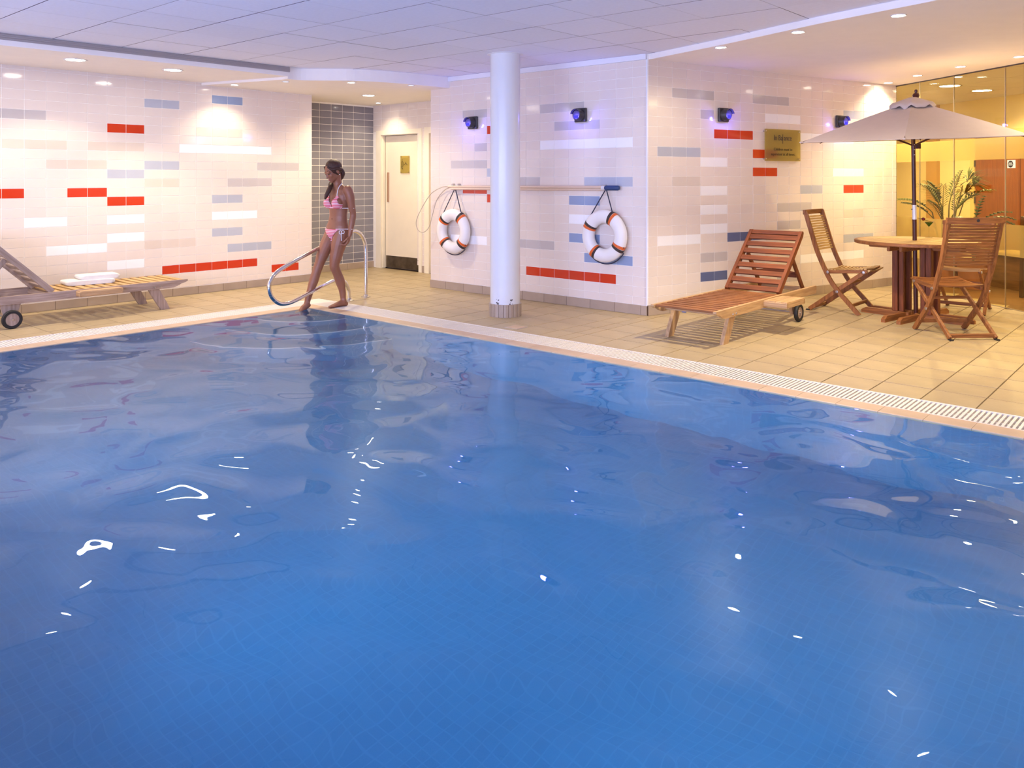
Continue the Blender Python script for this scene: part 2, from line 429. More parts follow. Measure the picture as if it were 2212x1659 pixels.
def text_mesh(body, size, mat, align='CENTER', extrude=0.0008, xs=1.0):
    cu = bpy.data.curves.new('lettering', 'FONT'); cu.body = body; cu.size = size; cu.align_x = align; cu.extrude = extrude
    cu.resolution_u = 3
    t = bpy.data.objects.new('lettering_tmp', cu); C.objects.link(t)
    dg = bpy.context.evaluated_depsgraph_get(); dg.update()
    me = bpy.data.meshes.new_from_object(t.evaluated_get(dg))
    bpy.data.objects.remove(t); bpy.data.curves.remove(cu)
    me.materials.clear(); me.materials.append(mat)
    for v in me.vertices: v.co.x *= xs
    return me

# ------------------------------------------------------------------ room constants
XL, YC = -1.79, 1.87                    # faces of the left and centre tiled walls
XB, YD = -2.50, 2.87                    # alcove wall, door wall
TW, TH = 0.2057, 0.1022                 # wall tile pitch
RN = Vector((3.16437, 1.99315)); RD = Vector((0.27057, 0.96270)); RNRM = Vector((RD.y, -RD.x))   # slanted right wall
GB = Vector((4.302, 6.041)); GD = Vector((0.765586, -0.643334)); GN = Vector((0.643334, 0.765586))  # glass wall
ZL, ZP, ZR, ZC = 2.55, 2.52, 2.60, 2.655 # left soffit, passage soffit, right soffit, panel ceiling

# ------------------------------------------------------------------ tiled walls
def tile_mesh(name, w, h, mat, t=0.0026, ch=0.0010):
    # front of tile faces local -Y, lower left corner at origin in X/Z
    m = MB()
    P = [(0, 0, 0), (w, 0, 0), (w, 0, h), (0, 0, h), (ch, -t, ch), (w - ch, -t, ch), (w - ch, -t, h - ch), (ch, -t, h - ch)]
    m.add(P, [(4, 5, 6, 7), (0, 1, 5, 4), (1, 2, 6, 5), (2, 3, 7, 6), (3, 0, 4, 7)])
    return m.mesh(name, mat)
GAP = 0.0040
_tcache = {}
def tiled_wall(wall, o2, d2, n2, cols, rows, z0, zlo, zhi, smin, smax, colours, base='tile_cream', limit=300, skip=None, gap=GAP, tname='tile', tilt=0.0022):
    """o2 origin (2-D) of column 0, d2 run direction, n2 outward normal; row m spans z0-(m+1)*TH .. z0-m*TH"""
    ang = math.atan2(d2.y, d2.x)
    cells = []
    for n in range(*cols):
        for m in range(*rows):
            a = max(n * TW, smin); b = min((n + 1) * TW, smax); c = max(z0 - (m + 1) * TH, zlo); d = min(z0 - m * TH, zhi)
            if b - a < 0.02 or d - c < 0.012: continue
            mid = o2 + d2 * ((a + b) / 2); zc = (c + d) / 2
            if skip and skip((a + b) / 2, zc): continue
            dist = (Vector((mid.x, mid.y, zc)) - CAM).length
            col = colours.get((n, m))
            area = (b - a) * (d - c) / dist ** 2
            v = Vector((mid.x, mid.y)) - CAM.xy; dep = v.dot(LOOK.xy); px = 1110 + 1738.56 * v.dot(RIGHT.xy) / dep
            vis = -40 < px < 2250
            cells.append((0 if col else (1 if vis else 2), -area, a, b, c, d, col or base))
    cells.sort(key=lambda t: (t[0], t[1]))
    rest = {}
    for i, (_, _, a, b, c, d, mat) in enumerate(cells):
        w = round(b - a - gap, 4); h = round(d - c - gap, 4)
        p = o2 + d2 * (a + gap / 2)
        if i < limit:
            key = (w, h, mat)
            if key not in _tcache: _tcache[key] = tile_mesh(tname, w, h, M[mat])
            put(tname, _tcache[key], wall, (p.x, p.y, c + gap / 2), (random.uniform(-tilt, tilt), 0, ang + random.uniform(-tilt, tilt)))
        else:
            rest.setdefault(mat, []).append((p, c + gap / 2, w, h))
    for mat, L in rest.items():
        mb = MB()
        for p, z, w, h in L:
            q0 = Vector((p.x, p.y, z)); u = Vector((d2.x, d2.y, 0)); n = Vector((n2.x, n2.y, 0)) * 0.0026; k = 0.0010
            P = [q0, q0 + u * w, q0 + u * w + Vector((0, 0, h)), q0 + Vector((0, 0, h))]
            P += [q0 + n + u * k + Vector((0, 0, k)), q0 + n + u * (w - k) + Vector((0, 0, k)), q0 + n + u * (w - k) + Vector((0, 0, h - k)), q0 + n + u * k + Vector((0, 0, h - k))]
            mb.add(P, [(4, 5, 6, 7), (0, 1, 5, 4), (1, 2, 6, 5), (2, 3, 7, 6), (3, 0, 4, 7)])
        tag(mb.build('tile_field', M[mat], wall), kind='stuff')
def cl(rows):
    out = {}
    for mat, m, ns in rows:
        for n in ns: out[(n, m)] = mat
    return out

# left wall: run direction +y, outward normal +x.  Tile local -Y must map to the outward normal, so the run goes right to left seen from the room
LEFT = cl([('tile_mist', -3, (7, 8)), ('tile_blue', -4, (11, 12)), ('tile_grey', -1, (-1, 0, 1)), ('tile_red', 0, (5, 6)),
           ('tile_beige', 2, (0, 1, 2, 4, 5, 6)), ('tile_beige', 4, (2, 3, 4)), ('tile_mist', 4, (7, 8)), ('tile_mist', 5, (5, 6)),
           ('tile_beige', 6, (7, 8)), ('tile_red', 7, (-1, 0, 3, 4)), ('tile_red', 8, (5, 6)), ('tile_white', 10, (1, 2, 5, 6)),
           ('tile_white', 12, (5, 6)), ('tile_white', 13, (2, 3, 4)), ('tile_white', 15, (5, 6)), ('tile_beige', 13, (7, 8, 9)),
           ('tile_beige', 0, (10, 11, 12)), ('tile_white', 2, (9, 10, 11, 12, 13, 14)), ('tile_grey', 4, (14, 15, 16)),
           ('tile_grey', 6, (12, 13, 14)), ('tile_mist', 8, (11, 12)), ('tile_white', 10, (11, 12, 13)), ('tile_mist', 12, (11, 12)),
           ('tile_mist', 14, (12, 13, 14)), ('tile_red', 16, (8, 9, 10, 11, 12, 13)), ('tile_red', 17, (15, 16))])
w = MB().lohi((XL - 0.2, -7.0, 0.0), (XL, 1.243, ZL + 0.12)).build('wall_left', M['grout'])
tag(w, 'cream tiled wall behind the left sun lounger with scattered red, blue and white tiles', 'wall', kind='structure')
# the tile mesh faces local -Y: with run direction d, outward normal must be (d.y,-d.x): +y run -> (+1,0)
tiled_wall(w, Vector((XL, -2.4598)), Vector((0, 1)), Vector((1, 0)), (-6, 18), (-6, 19), 2.0042, 0.098, ZL, -1.3, 18 * TW, LEFT)
CENTRE = cl([('tile_grey', -18, (-5, -4)), ('tile_red', -16, (-3, -2)), ('tile_grey', -14, (-4,)), ('tile_grey', -12, (-6, -5, -4)),
             ('tile_red', -9, (-5, -4)), ('tile_red', -8, (-3,)), ('tile_mist', -11, (-3,)), ('tile_white', -3, (-6, -5, -4)),
             ('tile_grey', -10, (-1, 0)), ('tile_grey', -18, (1, 2, 3)), ('tile_grey', -16, (2, 3, 4)), ('tile_white', -14, (1, 2, 3, 4, 5, 6)),
             ('tile_mist', -10, (4, 5, 6)), ('tile_blue', -8, (3, 4)), ('tile_white', -6, (3, 4)), ('tile_blue', -4, (3, 4)),
             ('tile_blue', -2, (4, 5, 6)), ('tile_grey', -3, (-1, 0, 1)), ('tile_red', 0, (0, 1, 2, 3, 4, 5))])
w = MB().lohi((-0.097, YC, 0.0), (3.12, YC + 0.2, ZC + 0.1)).build('wall_center', M['grout'])
tag(w, 'pink lit tiled wall with two lifebuoys hanging from a long pole', 'wall', kind='structure')
tiled_wall(w, Vector((1.50774, YC)), Vector((1, 0)), Vector((0, -1)), (-8, 8), (-22, 3), 0.3866, 0.100, ZR, -1.604, 1.612, CENTRE)
RIGHTW = cl([('tile_grey', -4, (1, 2, 3)), ('tile_grey', -2, (3,)), ('tile_grey', -4, (7, 8, 9)), ('tile_white', -2, (8, 9, 10)),
             ('tile_red', 0, (4, 5, 6)), ('tile_mist', 2, (0, 1, 2)), ('tile_white', 3, (3, 4)), ('tile_red', 2, (7, 8)), ('tile_red', 4, (7, 8)),
             ('tile_mist', -3, (15, 16, 17)), ('tile_white', 4, (14, 15, 16)), ('tile_white', 0, (11, 12, 13, 14, 15)), ('tile_beige', 5, (1, 2)),
             ('tile_white', 6, (3, 4)), ('tile_white', 8, (3, 4)), ('tile_white', 10, (3, 4)), ('tile_white', 11, (0, 1, 2)),
             ('tile_navy', 11, (5, 6, 7)), ('tile_grey', 13, (3, 4)), ('tile_navy', 15, (3, 4)), ('tile_grey', 8, (9, 10, 11)),
             ('tile_grey', 10, (9, 10)), ('tile_beige', 9, (15, 16)), ('tile_mist', 12, (15, 16, 17)), ('tile_mist', 6, (11, 12)),
             ('tile_red', 6, (15, 16)), ('tile_white', 14, (11, 12, 13, 14, 15, 16)), ('tile_grey', 16, (9, 10))])
mb = MB(); q0 = RN - RD * 0.130; q1 = RN + RD * 4.205; bk = -RNRM * 0.2
mb.prism([tuple(q0), tuple(q1), tuple(q1 + bk), tuple(q0 + bk)], 'z', 0.0, ZC + 0.1)
w = mb.build('wall_right', M['grout'])
tag(w, 'slanted cream tiled wall behind the wooden lounger and chairs', 'wall', kind='structure')
tiled_wall(w, RN, RD, RNRM, (-1, 21), (-7, 18), 1.9244, 0.108, ZR, -0.128, 4.205, RIGHTW)
w = MB().lohi((XB - 0.2, 1.04, 0.0), (XB, YD, ZC + 0.1)).build('wall_alcove', M['grout'])
tag(w, 'blue grey tiled alcove wall behind the woman', 'wall', kind='structure')
tiled_wall(w, Vector((XB, 1.8675)), Vector((0, 1)), Vector((1, 0)), (-4, 6), (0, 25), ZP - 0.02, 0.10, ZP, -0.82, YD - 1.8675, {}, base='tile_alcove', gap=0.0055)
w = MB()
w.lohi((XB - 0.2, YD, 0.0), (-2.42, YD + 0.12, ZC + 0.1)); w.lohi((-1.40, YD, 0.0), (-1.27, YD + 0.12, ZC + 0.1)); w.lohi((-0.35, YD, 0.0), (-0.097, YD + 0.12, ZC + 0.1))
w.lohi((-2.42, YD, 2.08), (-1.40, YD + 0.12, ZC + 0.1)); w.lohi((-1.27, YD, 2.08), (-0.35, YD + 0.12, ZC + 0.1))
w = w.build('wall_passage', M['grout'])
tag(w, 'cream tiled end wall of the passage around the toilet door', 'wall', kind='structure')
tiled_wall(w, Vector((XB, YD)), Vector((1, 0)), Vector((0, -1)), (0, 13), (0, 25), ZP, 0.10, ZP, 0.0, 2.4, {}, skip=lambda s, z: z < 2.13 and not (1.10 < s < 1.23))
# plain walls that close the room outside the picture
for nm, lo, hi in (('wall_near', (-2.0, -7.2, 0), (10.6, -7.0, 2.8)), ('wall_end', (10.4, -7.2, 0), (10.6, 0.9, 2.8)),
                   ('wall_return', (-2.5, 1.04, 0), (XL - 0.2, 1.243, 2.8)), ('wall_side', (-0.097, YC + 0.2, 0), (0.1, YD + 0.12, 2.8))):
    tag(MB().lohi(lo, hi).build(nm, M['cream_wall']), 'plain cream wall outside the picture closing the room', 'wall', kind='structure')

# ------------------------------------------------------------------ skirting
def skirting(name, o2, d2, n2, smin, smax, phase, pitch, h, label):
    root = empty(name); tag(root, label, 'skirting', kind='structure')
    s = phase - math.ceil((phase - smin) / pitch) * pitch
    while s < smax:
        a = max(s, smin) + 0.002; b = min(s + pitch, smax) - 0.002
        if b - a > 0.02:
            mb = MB(); p = o2 + d2 * a; q = o2 + d2 * b; t = n2 * 0.014
            mb.prism([tuple(p), tuple(q), tuple(q + t), tuple(p + t)], 'z', 0.002, h)
            mb.build('skirting_tile', M['skirt_tile'], root)
        s += pitch
    mb = MB(); p = o2 + d2 * smin; q = o2 + d2 * smax; t = n2 * 0.010
    mb.prism([tuple(p), tuple(q), tuple(q + t), tuple(p + t)], 'z', 0.001, h - 0.002)
    mb.build('joint_bed', M['grout_floor'], root)
skirting('baseboard_left', Vector((XL, 0)), Vector((0, 1)), Vector((1, 0)), -7.0, 1.243, -0.055, 0.318, 0.092, 'sand coloured skirting tiles along the left wall')
skirting('baseboard_center', Vector((0, YC)), Vector((1, 0)), Vector((0, -1)), -0.097, 3.125, 0.19, 0.318, 0.098, 'brown grey skirting tiles below the lifebuoys')
skirting('baseboard_right', RN, RD, RNRM, -0.135, 4.2, 0.16, 0.318, 0.106, 'sand coloured skirting tiles behind the wooden lounger')
skirting('baseboard_alcove', Vector((XB, 0)), Vector((0, 1)), Vector((1, 0)), 1.243, YD, 2.68, 0.318, 0.096, 'sand coloured skirting tiles under the blue alcove tiles')
skirting('baseboard_passage', Vector((0, YD)), Vector((1, 0)), Vector((0, -1)), -1.37, -1.30, -1.37, 0.3, 0.10, 'single skirting tile between the two passage doors')

# ------------------------------------------------------------------ floor
fl = MB()
def slab(lo, hi): fl.lohi((lo[0], lo[1], -0.12), (hi[0], hi[1], -0.006))
slab((-2.7, -7.0), (-0.345, 3.0)); slab((-0.345, 0.345), (10.4, 8.2)); slab((-0.345, -7.0), (10.4, -4.95)); slab((8.95, -4.95), (10.4, 0.345))
floor = fl.build('floor', M['grout_floor']); tag(floor, 'sand coloured tiled pool deck', 'floor', kind='structure')
FP = 0.3135
rects = [(XL, -0.36, -6.9, 1.243), (XB, -0.36, 1.243, YD), (-0.36, 3.12, 0.36, YC), (-0.36, -0.10, YC, YD), (3.12, 10.3, 0.36, 7.6), (-0.36, 10.3, -6.9, -4.96), (8.96, 10.3, -4.96, 0.36)]
cells = []
for (x0, x1, y0, y1) in rects:
    i0 = math.floor((x0 - 6.066) / FP) - 1; i1 = math.ceil((x1 - 6.066) / FP) + 1
    j0 = math.floor((y0 - 0.36) / FP) - 1; j1 = math.ceil((y1 - 0.36) / FP) + 1
    for i in range(i0, i1):
        for j in range(j0, j1):
            a = max(x0, 6.066 + i * FP); b = min(x1, 6.066 + (i + 1) * FP); c = max(y0, 0.36 + j * FP); d = min(y1, 0.36 + (j + 1) * FP)
            if b - a < 0.015 or d - c < 0.015: continue
            m = Vector(((a + b) / 2, (c + d) / 2))
            if x0 > 3 and y0 < 7.5 and y0 > 0:
                if (m - RN).dot(RNRM) < -0.2: continue
                if (m - GB).dot(GN) > 0.12: continue
            v = m - CAM.xy; dep = v.dot(LOOK.xy)
            px = 1110 + 1738 * v.dot(RIGHT.xy) / dep if dep > 0.5 else -9999
            vis = -60 < px < 2270
            cells.append((0 if vis else 1, v.length / ((b - a) * (d - c)) ** 0.5, a, b, c, d))
cells.sort()
fcache = {}; rest = MB()
for i, (_, _, a, b, c, d) in enumerate(cells):
    g = 0.0030; w_, h_ = round(b - a - 2 * g, 4), round(d - c - 2 * g, 4)
    if i < 300:
        if (w_, h_) not in fcache:
            mb = MB(); k = 0.0015
            P = [(0, 0, -0.006), (w_, 0, -0.006), (w_, h_, -0.006), (0, h_, -0.006), (k, k, 0), (w_ - k, k, 0), (w_ - k, h_ - k, 0), (k, h_ - k, 0)]
            mb.add(P, [(4, 5, 6, 7), (0, 1, 5, 4), (1, 2, 6, 5), (2, 3, 7, 6), (3, 0, 4, 7)]); fcache[(w_, h_)] = mb.mesh('floor_tile', M['floor_tile'])
        put('floor_tile', fcache[(w_, h_)], floor, (a + g, c + g, random.uniform(-0.0004, 0.0004)))
    else:
        rest.lohi((a + g, c + g, -0.006), (b - g, d - g, 0.0))
tag(rest.build('floor_tile_field', M['floor_tile'], floor), kind='stuff')

# ------------------------------------------------------------------ pool
PX0, PX1, PY0, PY1 = 0.12, 8.7, -4.8, -0.095
ZW, ZB = -0.006, -1.15
b = MB()
b.lohi((PX0 - 0.25, PY0 - 0.25, ZB - 0.15), (PX1 + 0.25, PY1 + 0.25, ZB))
b.lohi((PX0 - 0.15, PY0, ZB), (PX0, PY1, -0.03)); b.lohi((PX1, PY0, ZB), (PX1 + 0.15, PY1, -0.03))
b.lohi((PX0 - 0.15, PY1, ZB), (PX1 + 0.15, PY1 + 0.15, -0.03)); b.lohi((PX0 - 0.15, PY0 - 0.15, ZB), (PX1 + 0.15, PY0, -0.03))
basin = b.build('pool_basin', M['mosaic']); tag(basin, 'blue mosaic basin of the swimming pool', 'pool', kind='structure')
for k, (rr, zz) in enumerate(((0.62, -0.20), (0.98, -0.45), (1.34, -0.70))):
    poly = [(PX0, PY1)] + [(PX0 + rr * math.cos(a), PY1 + rr * math.sin(a)) for a in [R(-90 + 90 * i / 20) for i in range(21)]]
    s = MB().prism(poly, 'z', ZB, zz).build('pool_step', M['mosaic'], basin)
    e = MB().tube([(x, y, zz) for x, y in poly[1:]], 0.012, 6).build('step_nosing', M['white_paint'], s)
wm = MB(); wm.add([(PX0, PY0, ZW), (PX1, PY0, ZW), (PX1, PY1, ZW), (PX0, PY1, ZW)], [(0, 1, 2, 3)])
water = wm.build('pool_water', M['water']); tag(water, 'rippled blue water filling the swimming pool', 'water', kind='stuff')
# coping
cop = empty('coping'); tag(cop, 'narrow tan tile coping along the water edge', 'coping', kind='structure')
def nose(mb, a, b, axis):
    # profile: outer edge at the grating, rounded nose at the water
    if axis == 'x': prof = [(0.055, -0.029), (0.055, 0.0), (-0.085, 0.0), (-0.093, -0.002), (-0.095, -0.006), (-0.095, -0.029)]; mb.prism(prof, 'x', a, b)
    else: prof = [(-0.05, -0.029), (-0.05, 0.0), (0.11, 0.0), (0.118, -0.002), (0.12, -0.006), (0.12, -0.029)]; mb.prism(prof, 'y', a, b)
x = -0.05
while x < 8.9:
    mb = MB(); nose(mb, x + 0.001, x + 0.249, 'x'); mb.build('coping_tile', M['coping'], cop); x += 0.25
y = -0.095
while y > -4.8:
    mb = MB(); nose(mb, y - 0.249, y - 0.001, 'y'); mb.build('coping_tile', M['coping'], cop); y -= 0.25
mb = MB().lohi((8.7, -4.95, -0.1), (8.95, 0.05, 0)); mb.lohi((-0.36, -4.95, -0.1), (8.95, -4.8, 0)); mb.build('coping_strip', M['coping'], cop)
# overflow gratings
def slat_mesh(L, w=0.0155, t=0.02):
    k = 0.004; h = w / 2
    poly = [(-h, -L / 2 + k), (-h + k, -L / 2), (h - k, -L / 2), (h, -L / 2 + k), (h, L / 2 - k), (h - k, L / 2), (-h + k, L / 2), (-h, L / 2 - k)]
    return MB().prism(poly, 'z', -t, 0.0).mesh('slat', M['plastic_white'])
SP = 0.0275
g = empty('overflow_grating', (0, 0, 0)); tag(g, 'long slatted white overflow grating beside the right deck', 'grating', 'pool overflow gratings')
sm = slat_mesh(0.262)
n = 0; x = -0.03
while x < 8.2:
    put('slat', sm, g, (x, 0.198, 0.001)); x += SP; n += 1
MB().lohi((-0.05, 0.333, -0.03), (8.95, 0.352, 0.002)).build('edge_rail', M['plastic_white'], g)
MB().lohi((-0.05, 0.055, -0.03), (8.95, 0.066, 0.001)).build('edge_rail', M['plastic_white'], g)
for yy in (0.15, 0.235): MB().lohi((-0.05, yy, -0.018), (8.95, yy + 0.008, -0.006)).build('cross_tie', M['plastic_white'], g)
t = MB(); t.lohi((-0.05, 0.055, -0.2), (8.95, 0.345, -0.17)); t.lohi((-0.05, 0.352, -0.2), (8.95, 0.36, -0.006)); t.lohi((-0.05, 0.045, -0.2), (8.95, 0.055, -0.1)); t.build('channel', M['channel'], g)
g2 = empty('overflow_grating', (0, 0, 0)); tag(g2, 'slatted white overflow grating in front of the left sun lounger', 'grating', 'pool overflow gratings')
y = 0.03
while y > -4.9:
    put('slat', sm, g2, (-0.196, y, 0.001), (0, 0, R(90))); y -= SP
MB().lohi((-0.352, -4.95, -0.03), (-0.333, 0.055, 0.002)).build('edge_rail', M['plastic_white'], g2)
MB().lohi((-0.061, -4.95, -0.03), (-0.05, 0.055, 0.001)).build('edge_rail', M['plastic_white'], g2)
for xx in (-0.243, -0.158): MB().lohi((xx, -4.95, -0.018), (xx + 0.008, 0.055, -0.006)).build('cross_tie', M['plastic_white'], g2)
t = MB(); t.lohi((-0.345, -4.95, -0.2), (-0.05, 0.055, -0.17)); t.lohi((-0.36, -4.95, -0.2), (-0.352, 0.05, -0.006)); t.build('channel', M['channel'], g2)
cp = MB().cbox((-0.203, 0.207, -0.010), (0.296, 0.290, 0.024), 0.004).build('grating_corner_plate', M['plastic_white']); tag(cp, 'square white corner plate where the two overflow gratings meet', 'plate')

# ------------------------------------------------------------------ ceiling
ceil = MB().lohi((-2.7, -7.2, ZC + 0.03), (10.6, 3.1, ZC + 0.12)).build('ceiling', M['panel_gap']); tag(ceil, 'suspended white panel ceiling above the pool, lilac light tinted into its colour', 'ceiling', kind='structure')
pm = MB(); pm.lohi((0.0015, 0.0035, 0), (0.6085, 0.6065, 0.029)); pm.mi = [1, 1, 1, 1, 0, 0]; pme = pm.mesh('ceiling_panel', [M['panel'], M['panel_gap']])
cells = []
for i in range(0, 18):
    for j in range(-14, 4):
        x = -0.44 + 0.61 * i; y = -0.01 + 0.61 * j
        if y > 1.9 or y < -7.3: continue
        c = Vector((x + .3, y + .3)); v = c - CAM.xy; dep = v.dot(LOOK.xy); vis = dep > 1 and abs(v.dot(RIGHT.xy) / dep) < 0.75 and dep > 4.2
        cells.append((0 if vis else 1, v.length, x, y))
cells.sort(); rest = MB()
for i, (vis, _, x, y) in enumerate(cells):
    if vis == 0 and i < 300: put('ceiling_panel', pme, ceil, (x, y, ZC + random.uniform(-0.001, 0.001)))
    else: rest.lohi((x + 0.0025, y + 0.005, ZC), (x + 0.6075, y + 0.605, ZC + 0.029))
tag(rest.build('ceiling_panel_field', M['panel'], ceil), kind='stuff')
so = MB().prism([(XL - 0.1, -7.1), (-0.45, -7.1), (-0.45, 0.0), (-0.557, 0.0), (XL - 0.1, -0.36)], 'z', ZL, ZC + 0.05).build('ceiling_soffit_left', M['plaster'])
tag(so, 'dropped white plaster soffit above the left sun lounger', 'ceiling', kind='structure')
arc = chain([(-0.45, 0.0, 0), (-0.42, 0.22, 0), (-0.03, 0.62, 0), (0.17, 1.15, 0), (0.25, 1.87, 0)], 6)
so = MB().prism([(p.x, p.y) for p in arc] + [(0.25, 3.0), (-2.7, 3.0), (-2.7, 1.0), (XL - 0.1, 1.0), (XL - 0.1, -0.36), (-0.557, 0.0)], 'z', ZP, ZC + 0.05).build('ceiling_soffit_passage', M['plaster'])
tag(so, 'dropped plaster soffit with a curved front over the passage', 'ceiling', kind='structure')
so = MB().prism([(3.12, 1.89), (4.15, 1.53), (5.15, 1.12), (6.0, 0.84), (7.2, 0.42), (10.5, -0.7), (10.5, 0.95), (4.45, 6.02), (4.0, 6.0), (2.9, 2.1)], 'z', ZR, ZC + 0.06).build('ceiling_soffit_right', M['plaster'])
tag(so, 'dropped cream plaster soffit with downlights above the wooden furniture', 'ceiling', kind='structure')
tr = empty('trim_1'); tag(tr, 'grooved grey metal track under the edge of the panel ceiling', 'track', kind='structure')
MB().lohi((-0.452, -7.0, 2.598), (-0.438, 0.02, 2.653)).build('track_body', M['track'], tr)
for zz in (2.605, 2.621, 2.637): MB().lohi((-0.439, -7.0, zz), (-0.431, 0.02, zz + 0.008)).build('track_rib', M['track'], tr)
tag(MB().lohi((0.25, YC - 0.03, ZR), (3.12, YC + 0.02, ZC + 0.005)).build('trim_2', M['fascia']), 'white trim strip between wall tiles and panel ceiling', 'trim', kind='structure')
mb = MB(); q = RN - RD * 0.155
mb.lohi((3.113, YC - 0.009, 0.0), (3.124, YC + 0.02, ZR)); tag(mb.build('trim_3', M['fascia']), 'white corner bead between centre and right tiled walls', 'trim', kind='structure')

# ------------------------------------------------------------------ column
cl_ = empty('column', (2.02, 0.94, 0)); tag(cl_, 'round white painted column with a tiled foot beside the pool', 'column')
sh = MB().lathe([(0.0, 0.125), (0.150, 0.125), (0.152, 0.16), (0.152, ZC - 0.001), (0.0, ZC - 0.001)], 48).build('shaft', M['white_paint'], cl_, True)
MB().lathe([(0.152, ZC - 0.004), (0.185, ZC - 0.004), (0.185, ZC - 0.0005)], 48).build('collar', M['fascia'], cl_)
for k in range(20):
    a0 = 2 * math.pi * (k + 0.04) / 20; a1 = 2 * math.pi * (k + 0.96) / 20; am = (a0 + a1) / 2
    mb = MB(); poly = [(r * math.cos(a), r * math.sin(a)) for r, a in ((0.150, a0), (0.164, a0), (0.1665, am), (0.164, a1), (0.150, a1))]
    mb.prism(poly, 'z', 0.0, 0.128).build('foot_tile', M['skirt_tile'], cl_)
MB().lathe([(0.0, 0.001), (0.158, 0.001), (0.158, 0.124), (0.0, 0.124)], 40).build('foot_bed', M['grout_floor'], cl_)
rnd = random.Random(3)
for k in range(16):
    # chips of lost paint just above the foot tiles, on the side facing the pool
    a = math.atan2(-0.75, 0.66) + (rnd.choice((-0.62, -0.5, 0.36, 0.46)) + rnd.uniform(-.09, .09)); z = 0.135 + rnd.random() ** 2 * 0.05; s = rnd.uniform(0.004, 0.011)
    c = Vector((0.1515 * math.cos(a), 0.1515 * math.sin(a), z)); u = Vector((-math.sin(a), math.cos(a), 0)); up = Vector((0, 0, 1)); nn = Vector((math.cos(a), math.sin(a), 0)) * 0.0015
    mb = MB(); P = [c + u * (s * rnd.uniform(.5, 1) * math.cos(t)) + up * (s * rnd.uniform(.4, 1) * math.sin(t)) for t in [i * math.pi / 3 for i in range(6)]]
    mb.add([p - nn for p in P] + [p + nn for p in P], [(5, 4, 3, 2, 1, 0), (6, 7, 8, 9, 10, 11)] + [(i, (i + 1) % 6, 6 + (i + 1) % 6, 6 + i) for i in range(6)])
    mb.build('paint_chip', M['chipped'], sh)

# ------------------------------------------------------------------ downlights
_ring = {}
def downlight(name, label, x, y, z, r, power, spot=120, blend=0.35, lit='lamp_white', color=WARM, group='recessed ceiling downlights', soft=0.013):
    o = empty(name, (x, y, z)); tag(o, label, 'downlight', group)
    if r not in _ring:
        _ring[r] = MB().lathe([(r * 0.98, 0.0), (r * 1.22, 0.0), (r * 1.25, -0.004), (r * 1.2, -0.007), (r * 1.0, -0.004), (r * 0.98, 0.0)], 28).mesh('trim_ring', M['white_paint'], True)
    put('trim_ring', _ring[r], o)
    MB().lathe([(0.0, -0.003), (r * 0.99, -0.003), (r * 0.99, -0.001), (0, -0.001)], 28).build('lamp_lens', M[lit], o)
    if power > 0:
        d = bpy.data.lights.new('downlight_lamp', 'SPOT'); d.energy = power; d.spot_size = R(spot); d.spot_blend = blend; d.color = color; d.shadow_soft_size = soft
        l = bpy.data.objects.new('downlight_lamp', d); C.objects.link(l); l.parent = o; l.location = (0, 0, -0.012)
    return o
PWL, PWS, PWR, PWG = 40, 46, 12, 55
downlight('round_downlight', 'large round downlight on the left soffit, nearest the picture edge', -0.89, -2.09, ZL, 0.085, PWL, 128)
downlight('round_downlight', 'large round downlight on the left soffit, second from the picture edge', -0.905, -1.113, ZL, 0.085, 80, 106, 0.6)
for w_, yy in zip(('first', 'second', 'third', 'fourth'), (-3.07, -4.05, -5.03, -6.0)): downlight('round_downlight', 'large round left soffit downlight outside the picture, ' + w_ + ' beyond the left edge', -0.89, yy, ZL, 0.085, 36, 120)
downlight('spot_downlight', 'small bright spot in the soffit corner above the handrail', -1.43, -0.098, ZP, 0.04, PWS, 125, 0.8)
downlight('spot_downlight', 'small bright spot in the soffit above the womans head', -0.183, 0.685, ZP, 0.04, 85, 150, 0.8)
downlight('round_downlight', 'large round downlight in the passage soffit before the alcove', -1.218, 1.758, ZP, 0.075, 105, 150, 0.7)
downlight('spot_downlight', 'small spot in the passage soffit over the toilet door', -1.97, 2.537, ZP, 0.035, 30, 130, 0.8)
downlight('blue_downlight', 'small bluish switched off downlight left of the bright passage spot', -0.683, 0.124, ZP, 0.034, 0, lit='lamp_dim')
downlight('blue_downlight', 'small bluish switched off downlight right of the bright passage spot', 0.129, 1.338, ZP, 0.034, 0, lit='lamp_dim')
for k, (x, y) in enumerate(((4.038, 1.66), (4.879, 1.367), (5.705, 1.188))):
    downlight('spot_downlight', ('small downlight at the soffit edge nearest the tiled corner', 'small glaring downlight in the middle of the right soffit edge', 'small downlight at the right soffit edge nearest the top of the picture')[k], x, y, ZR, 0.045, (34, 270, 45)[k], (165, 104, 140)[k], 0.6)
for w_, x, y in (('first', 6.55, 0.98), ('second', 7.4, 0.75), ('third', 8.3, 0.5)): downlight('spot_downlight', 'small right soffit downlight outside the picture, ' + w_ + ' beyond the top edge', x, y, ZR, 0.045, PWR, 100, 0.75)
for k, (x, y) in enumerate(((4.335, 5.60), (4.815, 5.06), (5.38, 4.55), (5.991, 4.14))):
    downlight('spot_downlight', ('downlight in the far corner between tiled wall and glass', 'downlight beside the glass, second from the far corner', 'downlight beside the glass, third from the far corner', 'downlight beside the glass at the right picture edge')[k], x, y, ZR, 0.045, PWG, 140, 0.7)
for w_, x, y in (('first', 6.7, 3.5), ('second', 7.5, 2.8), ('third', 8.4, 2.1)): downlight('spot_downlight', 'downlight beside the glass outside the picture, ' + w_ + ' beyond the right edge', x, y, ZR, 0.045, PWG, 140, 0.7)

